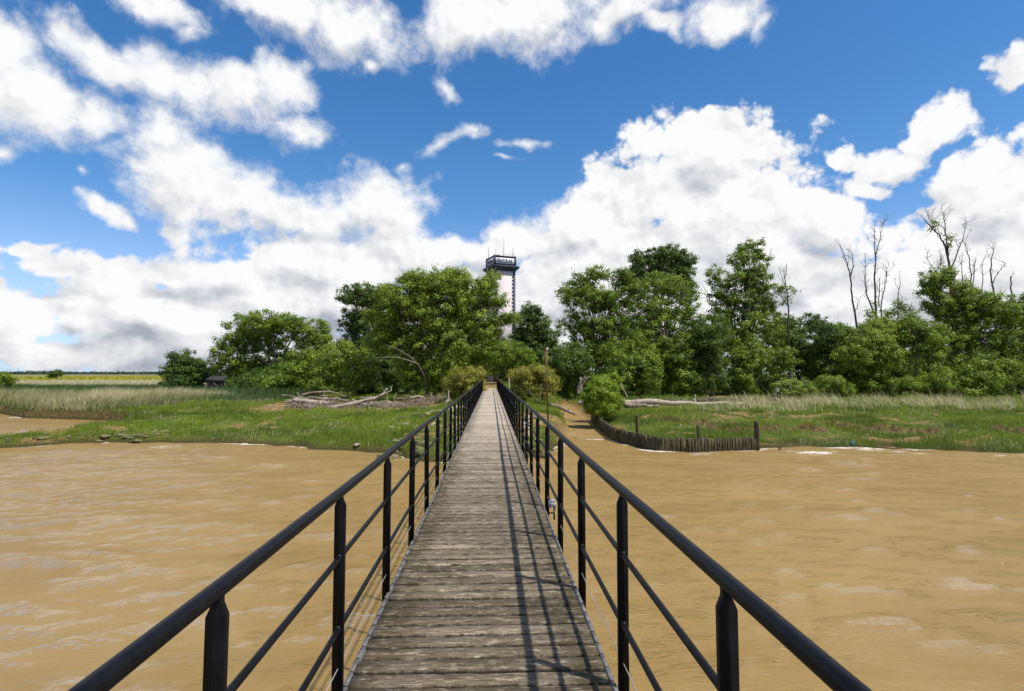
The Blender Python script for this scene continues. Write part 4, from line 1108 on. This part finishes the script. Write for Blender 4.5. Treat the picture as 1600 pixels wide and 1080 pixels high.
# right bank: sparse tall dry reeds in front of the wood
r5 = MB()
def rr_ok(x, y):
    _, d, c = height(x, y)
    return (d > 4) & (c < -1) & (fbm(x * .12, y * .2, 81) + .25 * sstep(20, 28, x) > .48)
xd, yd = scatter(90000, -62, 76, 33, 66, lambda x, y: grass_ok(x, y) & (fbm(x * .4, y * .6, 87) > .54))
blades(r5, xd, yd, rg.uniform(.12, .42, len(xd)), np.full(len(xd), .03), .1, rg.uniform(0, .3, len(xd)), rg)
x, y = scatter(60000, 14, 82, 48, 64, rr_ok)
keep = rg.uniform(0, 1, len(x)) < (.12 + .45 * sstep(50, 55, y)) * (.12 + .88 * sstep(.36, .46, x / y)) * (.08 + .92 * sstep(.42, .62, fbm(x * .35, y * .5, 85))); x = x[keep]; y = y[keep]
h = rg.uniform(.4, 1.05, len(x)) * (.6 + .7 * fbm(x * .3, y * .3, 83)) * (.75 + .25 * sstep(.4, .5, x / y))
h = h * (.7 + .8 * sstep(.45, .7, fbm(x * .35, y * .5, 85)))
h = np.where(rg.uniform(0, 1, len(x)) < .05, h * 1.6, h)
blades(r5, x, y, h, np.full(len(x), .034), -.22, rg.uniform(.05, 1, len(x)) ** 1.1, rg)
o = r5.build('reed_fringe', L_REED, attname='tint'); tag(o, 'thin fringe of dry reeds in front of the right wood and dry tufts in the marsh', 'reeds', kind='stuff')

# ------------------------------------------------------------------ rocks by the bridge end
def rock_mesh(seed, m):
    import bmesh
    bm = bmesh.new(); bmesh.ops.create_icosphere(bm, subdivisions=2, radius=1)
    r_ = random.Random(seed)
    ax = [Vector((r_.gauss(0, 1), r_.gauss(0, 1), r_.gauss(0, 1))).normalized() for _ in range(9)]
    lim = [r_.uniform(.55, .9) for _ in ax]
    for v in bm.verts:
        for a, l in zip(ax, lim):
            dd = v.co.dot(a)
            if dd > l: v.co -= a * (dd - l)
        v.co.z *= .7
        v.co *= 1 + r_.gauss(0, .03)
    me = bpy.data.meshes.new('rock'); bm.to_mesh(me); bm.free(); me.materials.append(m)
    return me
pale = [rock_mesh(k, M_ROCK) for k in range(4)]; mossy = [rock_mesh(20 + k, M_MOSSROCK) for k in range(4)]; lich = [rock_mesh(40 + k, M_LICHENROCK) for k in range(3)]
rk = random.Random(9)
def put_rock(x, y, s, kindn):
    me = rk.choice({'pale': pale, 'mossy': mossy, 'lichen': lich}[kindn])
    o = bpy.data.objects.new('rock', me); COL.objects.link(o)
    o.location = (x, y, gz(x, y) + s * rk.uniform(-.1, .15)); o.scale = (s * rk.uniform(.6, 1.4), s * rk.uniform(.6, 1.3), s * rk.uniform(.6, 1.1))
    o.rotation_euler = (rk.uniform(-.6, .6), rk.uniform(-.6, .6), rk.uniform(0, 6.3))
    lab = {'pale': 'pale bare limestone rock in the rubble beside the bridge', 'mossy': 'dark mossy rock at the water line beside the bridge', 'lichen': 'rock coloured by yellow lichen in the rubble beside the bridge'}[kindn]
    tag(o, lab, 'rock', {'pale': 'pale rocks beside the bridge', 'mossy': 'mossy rocks at the water line', 'lichen': 'yellow lichen rocks beside the bridge'}[kindn])
for k in range(230):
    side = rk.choice((-1, -1, 1))
    y = rk.uniform(31.5, 47)
    lim = (5.8 if side < 0 else 3.6) - max(0, y - 40) * .15
    x = side * rk.uniform(.9, max(1.5, lim))
    s = rk.uniform(.08, .30) if rk.random() < .8 else rk.uniform(.3, .45)
    if y < 33.6: s *= 1.4
    kindn = 'mossy' if y < 34.6 else rk.choice(('pale', 'mossy', 'lichen', 'pale', 'mossy'))
    put_rock(x, y, s, kindn)
for (u, v) in ((585,683),(600,687),(612,680),(625,676),(560,688),(640,672),(655,668),(632,690),(618,694),(270,668),(285,672),(262,675),(300,670),(210,672),(140,684),(165,682),(90,690),(75,690),(330,668),(350,664),(380,662)):
    for q_ in range(2):
        p = at_z(u + rk.uniform(-6, 6), v + rk.uniform(-2, 2), -2.5)
        o_x, o_y = p[0], p[1]
        me = rk.choice(pale if rk.random() < .6 else mossy)
        o = bpy.data.objects.new('rock', me); COL.objects.link(o); s = rk.uniform(.1, .25)
        o.location = (o_x, o_y, gz(o_x, o_y) + s * .25); o.scale = (s * 1.3, s, s * .7); o.rotation_euler = (0, 0, rk.uniform(0, 6))
        tag(o, 'stone lying half hidden in the short grass of the left bank', 'rock', 'stones in the left marsh grass')

for k in range(46):
    u = rk.choice((rk.gauss(60, 50), rk.gauss(190, 60), rk.gauss(600, 20))); p = at_z(u, 694, WATER_Z)
    ys_ = np.arange(30, 60, .1); dd_, _ = land(*jitter_xy(np.full(ys_.shape, p[0] / p[1]) * ys_, ys_))
    j = int(np.argmax(dd_ > .05)); yy = ys_[j] + rk.uniform(0, .8); xx = p[0] / p[1] * yy
    me = rk.choice(mossy); s_ = rk.uniform(.07, .3) * (1.2 if u < 250 else .9); yy += rk.uniform(-.3, 1.0); xx = p[0] / p[1] * yy
    o = bpy.data.objects.new('rock', me); COL.objects.link(o)
    o.location = (xx, yy, gz(xx, yy) + .03); o.scale = (s_ * rk.uniform(1, 1.8), s_, s_ * .7); o.rotation_euler = (0, 0, rk.uniform(0, 6))
    tag(o, 'dark mossy stone on the grassy water edge of the left bank', 'rock', 'mossy stones edging the left bank')

# ------------------------------------------------------------------ stake fence at the creek
fence = thing('stake_fence', (*PALIS[2], WATER_Z), 'curved fence of old upright timber stakes holding back the right bank at the water', 'fence')
fb_ = np.array([PALIS[2][0], PALIS[2][1], WATER_Z])
line = np.array([tuple(at_z(u, v, -2.8)[:2]) for u, v in ((925,661),(940,672),(957,683))] + PALIS)
# resample
seg = np.linalg.norm(np.diff(line, axis=0), axis=1); cum = np.concatenate([[0], np.cumsum(seg)])
rk2 = random.Random(12); s = 0; i = 0
while s < cum[-1]:
    x = np.interp(s, cum, line[:, 0]); y = np.interp(s, cum, line[:, 1])
    rad = rk2.uniform(.075, .12)
    top = np.interp(s / cum[-1], [0, .35, .6, 1], [-1.95, -2.0, -2.18, -2.27]) + rk2.uniform(-.035, .035) - (.1 if rk2.random() < .05 else 0)
    q = MB()
    dx = rk2.gauss(0, .022); dy = rk2.gauss(0, .02)
    pts = np.array([(x, y, -4.0), (x + dx * .5, y + dy * .5, -2.7), (x + dx, y + dy, top - .03), (x + dx, y + dy, top)])
    q.tube(pts - fb_, [rad, rad, rad * .95, rad * .7], 9, jitter=.08)
    q.build('stake', M_STAKE, fence, smooth=False)
    s += rad * 2.0 + rk2.uniform(.0, .015); i += 1
N_STAKES = i
for (u, v0, v1, yy, rad) in ((995,648,672,None,.10),(1091,663,684,None,.11),(1182,657,703,None,.15)):
    j = int(np.argmin([abs((at_y(u, 600, yy_)[0]) - x_) for x_, yy_ in line])); yv = np.interp(at_y(u, 600, line[j][1])[0], line[:, 0], line[:, 1]) if u < 1180 else line[-1][1]
    p0 = at_y(u, v1, yv + (.3 if u < 1180 else 0)); p1 = at_y(u, v0, yv + (.3 if u < 1180 else 0))
    q = MB(); lo = np.array([p1[0], p1[1], -4.0])
    q.tube(np.array([lo, p1 - np.array([0, 0, .12]), p1 - np.array([0, 0, .02]), p1]) - fb_, [rad, rad, rad * .92, rad * .5], 10, jitter=.08)
    q.build('tall_post', M_STAKE, fence)

# ------------------------------------------------------------------ driftwood
def log(name, label, px, Y, r0, r1, m, seed, group=None, cat='driftwood log', stubs=2, onground=False):
    rg_ = np.random.default_rng(seed)
    pts = np.array([at_y(a[0], a[1], Y + (a[2] if len(a) > 2 else 0)) for a in px])
    if onground:
        for p in pts: p[2] = gz(p[0], p[1]) + r0 * .6
    ln_ = smooth_line(pts, rg_, 4, .12)
    b0 = ln_[0].copy()
    q = MB(); q.tube(ln_ - b0, np.linspace(r0, r1, len(ln_)) * rg_.uniform(.88, 1.12, len(ln_)), 9, jitter=.07)
    for k in range(stubs):
        i = rg_.integers(2, len(ln_) - 1)
        e = ln_[i] + rg_.normal(0, .35, 3) + np.array([0, 0, .25])
        q.tube(curve_pts(ln_[i], e, .1, 4, rg_, .2) - b0, [r1 * .8, r1 * .6, r1 * .5, r1 * .3], 6)
    o = q.build(name, m, smooth=True); o.location = b0
    tag(o, label, cat, group)
    return o
log('driftwood_log', 'large pale driftwood trunk rising to a forked end beneath the left trees', [(511,640),(540,634),(572,626),(590,621),(600,615),(605,607)], 57.5, .26, .09, M_BLEACH, 1, stubs=3)
log('driftwood_branch', 'short pale fork at the raised end of the large driftwood trunk', [(594,619),(606,613),(612,610)], 57.3, .11, .05, M_BLEACH, 2)
log('driftwood_log', 'dark arched driftwood log lying on top of the far left heap', [(470,618),(488,613),(510,612),(528,615),(540,620)], 62, .14, .08, M_DRIFT, 3)
log('driftwood_log', 'thick brown driftwood log at the foot of the far left heap', [(456,634),(480,636),(510,638)], 58.5, .24, .18, M_DRIFT, 4)
log('driftwood_log', 'bleached broken log across the middle of the far left heap', [(458,625),(485,628),(514,630)], 59.5, .26, .18, M_BLEACH, 5)
log('driftwood_log', 'greyish log on the upper right of the far left heap', [(468,621),(505,623),(545,626)], 61, .16, .12, M_DRIFT, 6)
log('driftwood_pole', 'thin straight pole lying left of the far left heap', [(415,634),(435,634.5),(456,633)], 59, .05, .04, M_BLEACH, 7, stubs=0)
log('driftwood_stick', 'short upright dead stick on the far left heap', [(469,622),(466,617),(464,613)], 60, .05, .03, M_BLEACH, 8, stubs=0)
log('driftwood_log', 'upper pale log against the trunk of the big olive tree', [(640,622),(655,620),(664,622)], 60, .13, .1, M_BLEACH, 9)
log('driftwood_log', 'long thin log along the grass edge below the olive tree', [(560,640),(595,642),(630,643),(660,641)], 56, .10, .06, M_BLEACH, 10)
log('driftwood_stick', 'upright broken stick beside the trunk of the big olive tree', [(641,630),(643,620),(645,611)], 58, .06, .04, M_DRIFT, 11, stubs=1)
rg = np.random.default_rng(31)
for k in range(44):
    u = rg.uniform(530, 672); v = rg.uniform(622, 642); L = rg.uniform(14, 46); a = rg.normal(-.05, .16)
    if k >= 26: u = rg.uniform(452, 545); v = rg.uniform(618, 636); L = rg.uniform(10, 30)
    Yk = 62.5 - (v - 620) * .27
    log('driftwood_branch', 'weathered branch in the heaps of driftwood under the left trees', [(u - L / 2, v + L * a / 2), (u, v - rg.uniform(0, 2)), (u + L / 2, v - L * a / 2)], Yk, rg.uniform(.05, .11), rg.uniform(.03, .05), M_BLEACH if rg.uniform() < .55 else M_DRIFT, 300 + k, group='driftwood branches heaped under the left trees', cat='driftwood', stubs=1)
for k, (u, v) in enumerate(((657,640),(661,638),(668,640),(672,642))):
    log('bleached_root', 'bleached curved root at the right end of the left driftwood heap', [(u, v + 5), (u + rg.uniform(-2, 2), v), (u + rg.uniform(-1, 6), v - 4)], 55, .045, .03, M_BLEACH, 400 + k, group='bleached roots at the end of the driftwood heap', cat='driftwood', stubs=0)
deb = MB()
for k in range(700):
    u = rg.uniform(448, 700); v = rg.uniform(618, 644); 
    p = at_y(u, v, 62.5 - (v - 620) * .27); p[2] = gz(p[0], p[1]) + rg.uniform(.02, .45 if u < 660 else .2)
    dirv = np.array([rg.normal(0, 1), rg.normal(0, .6), rg.normal(0, .22)]); dirv *= rg.uniform(.25, .9) / np.linalg.norm(dirv)
    deb.tube([p - dirv, p + rg.normal(0, .04, 3), p + dirv], [.03, .028, .012], 5)
o = deb.build('driftwood_debris', M_DRIFT); tag(o, 'tangled heap of small driftwood sticks under the left trees', 'driftwood', kind='stuff')
deb = MB()
for k in range(520):
    u = rg.uniform(965, 1215); v = rg.uniform(621, 632)
    p = at_y(u, v, 62); p[2] = gz(p[0], p[1]) + rg.uniform(.02, .5)
    dirv = np.array([rg.normal(0, 1), rg.normal(0, .6), rg.normal(0, .22)]); dirv *= rg.uniform(.25, .9) / np.linalg.norm(dirv)
    deb.tube([p - dirv, p + rg.normal(0, .04, 3), p + dirv], [.035, .03, .012], 5)
o = deb.build('driftwood_debris', M_DRIFT); tag(o, 'litter of driftwood sticks behind the long log on the right', 'driftwood', kind='stuff')
log('driftwood_log', 'very long bleached driftwood trunk lying behind the stake fence on the right', [(970,628),(1000,629),(1050,630.5),(1100,631),(1162,631)], 57, .34, .19, M_BLEACH, 21, stubs=1)
log('driftwood_log', 'brown split log in front of the left end of the very long trunk', [(974,632),(1000,634),(1025,635),(1040,638)], 55.5, .26, .10, M_DRIFT, 22, stubs=1)
log('driftwood_branch', 'pale bent branch poking out in front of the very long trunk', [(1022,634),(1034,638),(1044,640)], 57, .07, .05, M_BLEACH, 23, stubs=1)
log('driftwood_stick', 'pale upright stump standing behind the very long trunk', [(1085,632),(1086,624),(1086,617)], 62, .12, .09, M_BLEACH, 24, stubs=1)
log('driftwood_log', 'grey log in the reeds past the right end of the very long trunk', [(1160,632),(1185,629),(1225,631)], 60, .2, .16, M_DRIFT, 25)
log('driftwood_pole', 'long pale pole sloping down through the right reeds', [(1250,634),(1275,636),(1303,641)], 56, .09, .06, M_BLEACH, 26, stubs=1)
log('driftwood_pole', 'short pale broken pole below the sloping one on the right', [(1320,645),(1332,647),(1344,649)], 54, .08, .07, M_BLEACH, 27, stubs=0)
log('driftwood_branch', 'pale branch lying in the reeds before the right wood', [(1442,644),(1465,642),(1488,641)], 56, .09, .06, M_BLEACH, 28)
log('driftwood_branch', 'long curved branch at the right end of the bank, one end raised', [(1484,660),(1510,660),(1535,659),(1552,653),(1570,643),(1586,636)], 50, .11, .05, M_BLEACH, 29)
log('driftwood_log', 'small pale log in the grass behind the stake fence', [(1108,650),(1118,650)], 49, .08, .07, M_BLEACH, 30, stubs=0)
log('driftwood_log', 'mossy brown log leaning down to the creek beside the rusty pole', [(858,632),(875,637),(890,643),(899,647)], 54, .19, .12, M_DRIFT, 31)
log('driftwood_log', 'pale root log lying at the creek edge below the mossy one', [(866,643),(874,647),(880,651)], 48, .14, .09, M_BLEACH, 32, stubs=3)
log('tree_stump', 'white cut stump beside the lime-green bush', [(904,630),(912,629)], 52, .22, .2, M_BLEACH, 33, stubs=0, cat='stump')
log('driftwood_pole', 'white straight pole lying across the rubble left of the bridge', [(672,661.5),(690,661.5),(712,662)], 44, .07, .06, M_WHITE, 34, stubs=0)
log('driftwood_log', 'pale gnarled stump between the tamarisk bush and the left railing', [(697,632),(699,627),(703,623)], 52, .2, .1, M_BLEACH, 35, stubs=2, cat='stump')
for k, (a, b) in enumerate((((903,606),(909,590)), ((905,606),(914,588)), ((907,606),(918,589)), ((909,606),(906,589)))):
    log('dead_sapling', 'bare pale stem standing behind the lime-green bushes', [(a[0], a[1] + 10), a, b], 52, .05, .025, M_BLEACH, 500 + k, group='bare pale stems behind the lime bushes', cat='dead sapling', stubs=1)
log('dead_sapling', 'leaning bare stem between the lime bush and the long driftwood trunk', [(981,622),(975,610),(968,598)], 56, .07, .03, M_BLEACH, 510, stubs=1, cat='dead sapling')
# two little stakes in the shallow water
for k, u in enumerate((1217, 1220)):
    p = at_z(u, 702, WATER_Z); q = MB(); q.tube([(0, 0, -.6), (0, 0, .15), (rg.normal(0, .05), 0, .22)], [.035, .035, .03], 7)
    o = q.build('water_stake', M_DARKSTEEL); o.location = p; tag(o, 'tiny dark stake in the foam right of the stake fence', 'stake', 'pair of stakes in the foam')

# ------------------------------------------------------------------ pole, hut, litter
p0 = at_y(856.5, 668, 41); g0 = gz(p0[0], p0[1])
pole = thing('marker_pole', (p0[0], p0[1], g0), 'thin rusty iron pole with a small white fitting at its top, right of the bridge', 'pole')
top = at_y(853, 543, 41)
q = MB(); q.tube([(0, 0, -.5), (top[0] - p0[0], 0, top[2] - g0)], [.06, .05], 10); q.build('shaft', M_RUST, pole, smooth=True)
q = MB(); tx = top[0] - p0[0]; tz_ = top[2] - g0
q.box((tx + .07, -.05, tz_ - .22), (tx + .16, .05, tz_ - .02)); q.tube([(tx, 0, tz_ - .1), (tx + .09, 0, tz_ - .1)], .02, 6); q.build('fitting', M_WHITE, pole)
q = MB(); q.tube([(tx + .1, 0, tz_ - .3), (tx + .06, 0, tz_ - 1.7)], .012, 5); q.build('cable', M_BLEACH, pole)

p0 = at_y(822, 606, 52); g0 = gz(p0[0], p0[1])
q = MB(); tp_ = at_y(795.5, 590, 48); bt = at_y(795.5, 613, 48)
q.tube([(0, 0, gz(tp_[0], tp_[1]) - tp_[2] - .2), (0, 0, 0)], [.04, .035], 8)
o = q.build('thin_post', M_BLEACH, smooth=True); o.location = tp_; tag(o, 'thin pale post behind the right railing near the bridge end', 'post')

hb_ = at_y(337, 605, 86); hz = gz(hb_[0], hb_[1])
hut = thing('wooden_hut', (hb_[0], hb_[1], hz), 'small ruined wooden hut with a dark roof and leaning poles at the left wood edge', 'hut', rotz=R(8))
q = MB()
for k in range(9):
    x0 = -.95 + k * .215
    q.box((x0, -.55 + rk.uniform(-.01, .01), .9), (x0 + .19, -.52, 2.35 - rk.uniform(0, .5)))
q.box((-1.0, -.5, .8), (1.0, .9, .92)); q.box((-1.0, .86, .92), (1.0, .9, 2.4))
q.build('wall', M_HUT, hut)
q = MB(); Mx = Matrix.Translation((0.1, .2, 2.72)) @ Matrix.Rotation(R(14), 4, 'X'); q.box((-1.2, -1.1, -.06), (1.2, 1.1, .06), Mx); q.box((-1.22, -1.14, -.34), (1.22, -1.09, .1), Mx); q.build('roof', M_HUTROOF, hut)
for (a, b) in (((-1.0, -.6, -.2), (-1.0, -.6, 2.5)), ((1.0, -.6, -.2), (1.0, -.6, 2.5)), ((-1.0, .9, -.2), (-1.0, .9, 2.7)), ((1.0, .9, -.2), (1.0, .9, 2.7))):
    q = MB(); q.tube([a, b], .07, 7); q.build('post', M_HUT, hut)
for (a, b) in (((-2.2, -1.0, -.1), (-1.0, -.7, 1.6)), ((-1.9, -1.0, -.1), (-.95, -.7, 1.9)), ((-.2, -.75, 2.2), (1.05, -.75, .9)), ((-1.1, -.72, .75), (1.4, -.72, .85)), ((-1.0, -.74, .6), (.2, -.8, .25)), ((.2, -.8, .25), (1.6, -.74, .7)), ((.5, -.8, .3), (.1, -1.0, -.2))):
    q = MB(); q.tube(curve_pts(np.array(a), np.array(b), .03, 5, rg, .08), [.05, .05, .045, .04, .035], 6); q.build('brace', M_DRIFT, hut)

p = at_z(1333, 693, -2.85); s_ = gz(p[0], p[1])
q = MB()
for k in range(3): q.tube([(rg.normal(0, .06), rg.normal(0, .05), 0), (rg.normal(0, .08), rg.normal(0, .05), .14), (rg.normal(0, .08), rg.normal(0, .05), .26)], [.06, .075, .03], 7, jitter=.25)
o = q.build('plastic_scrap', M_BLUE); o.location = (p[0], p[1], s_); tag(o, 'crumpled blue plastic scrap in the grass of the right bank', 'litter')
p = at_y(805, 618, 50)
q = MB(); q.tube([(-.24, 0, 0), (-.1, .05, .1), (.1, 0, .06), (.24, 0, -.08)], [.06, .16, .17, .05], 9, jitter=.2)
o = q.build('plastic_sheet', M_BLUEPALE, smooth=True); o.location = (p[0], p[1], gz(p[0], p[1]) + .15); tag(o, 'pale blue crumpled plastic caught in the plants right of the railing', 'litter')
# distant pylons
for u in (43, 47, 185):
    p = at_y(u, 582, 3000); q = MB()
    q.tube([(0, 0, -2), (0, 0, 24)], [2.4, .8], 5); q.tube([(-7, 0, 18), (7, 0, 18)], .6, 4)
    o = q.build('power_pylon', M_STEEL); o.location = (p[0], p[1], -1.6); tag(o, 'tiny far power pylon on the left skyline', 'pylon', 'pylons on the far skyline')
# far line of trees on the skyline
ln_ = MB(); rg = np.random.default_rng(77)
n = 9000
x = rg.uniform(-3400, -300, n); y = 2600 + rg.uniform(-60, 60, n); hh = 6 + 9 * fbm(x * .006, y * 0, 5)
pos = np.stack([x, y, -1.6 + rg.uniform(0, 1, n) * hh], 1)
leaf_quads(ln_, pos, rg.normal(0, 1, (n, 3)) + np.array([0, -1, .6]), 6.0, rg.uniform(0, 1, n), rg)
M_FAR = leaf_mat('far_blue_green_foliage', (0.05, 0.075, 0.07), (0.09, 0.115, 0.09), (0.1, 0.12, 0.1))
o = ln_.build('skyline_trees', M_FAR, attname='tint'); tag(o, 'thin dark line of woods on the far left skyline', 'wood', kind='stuff')
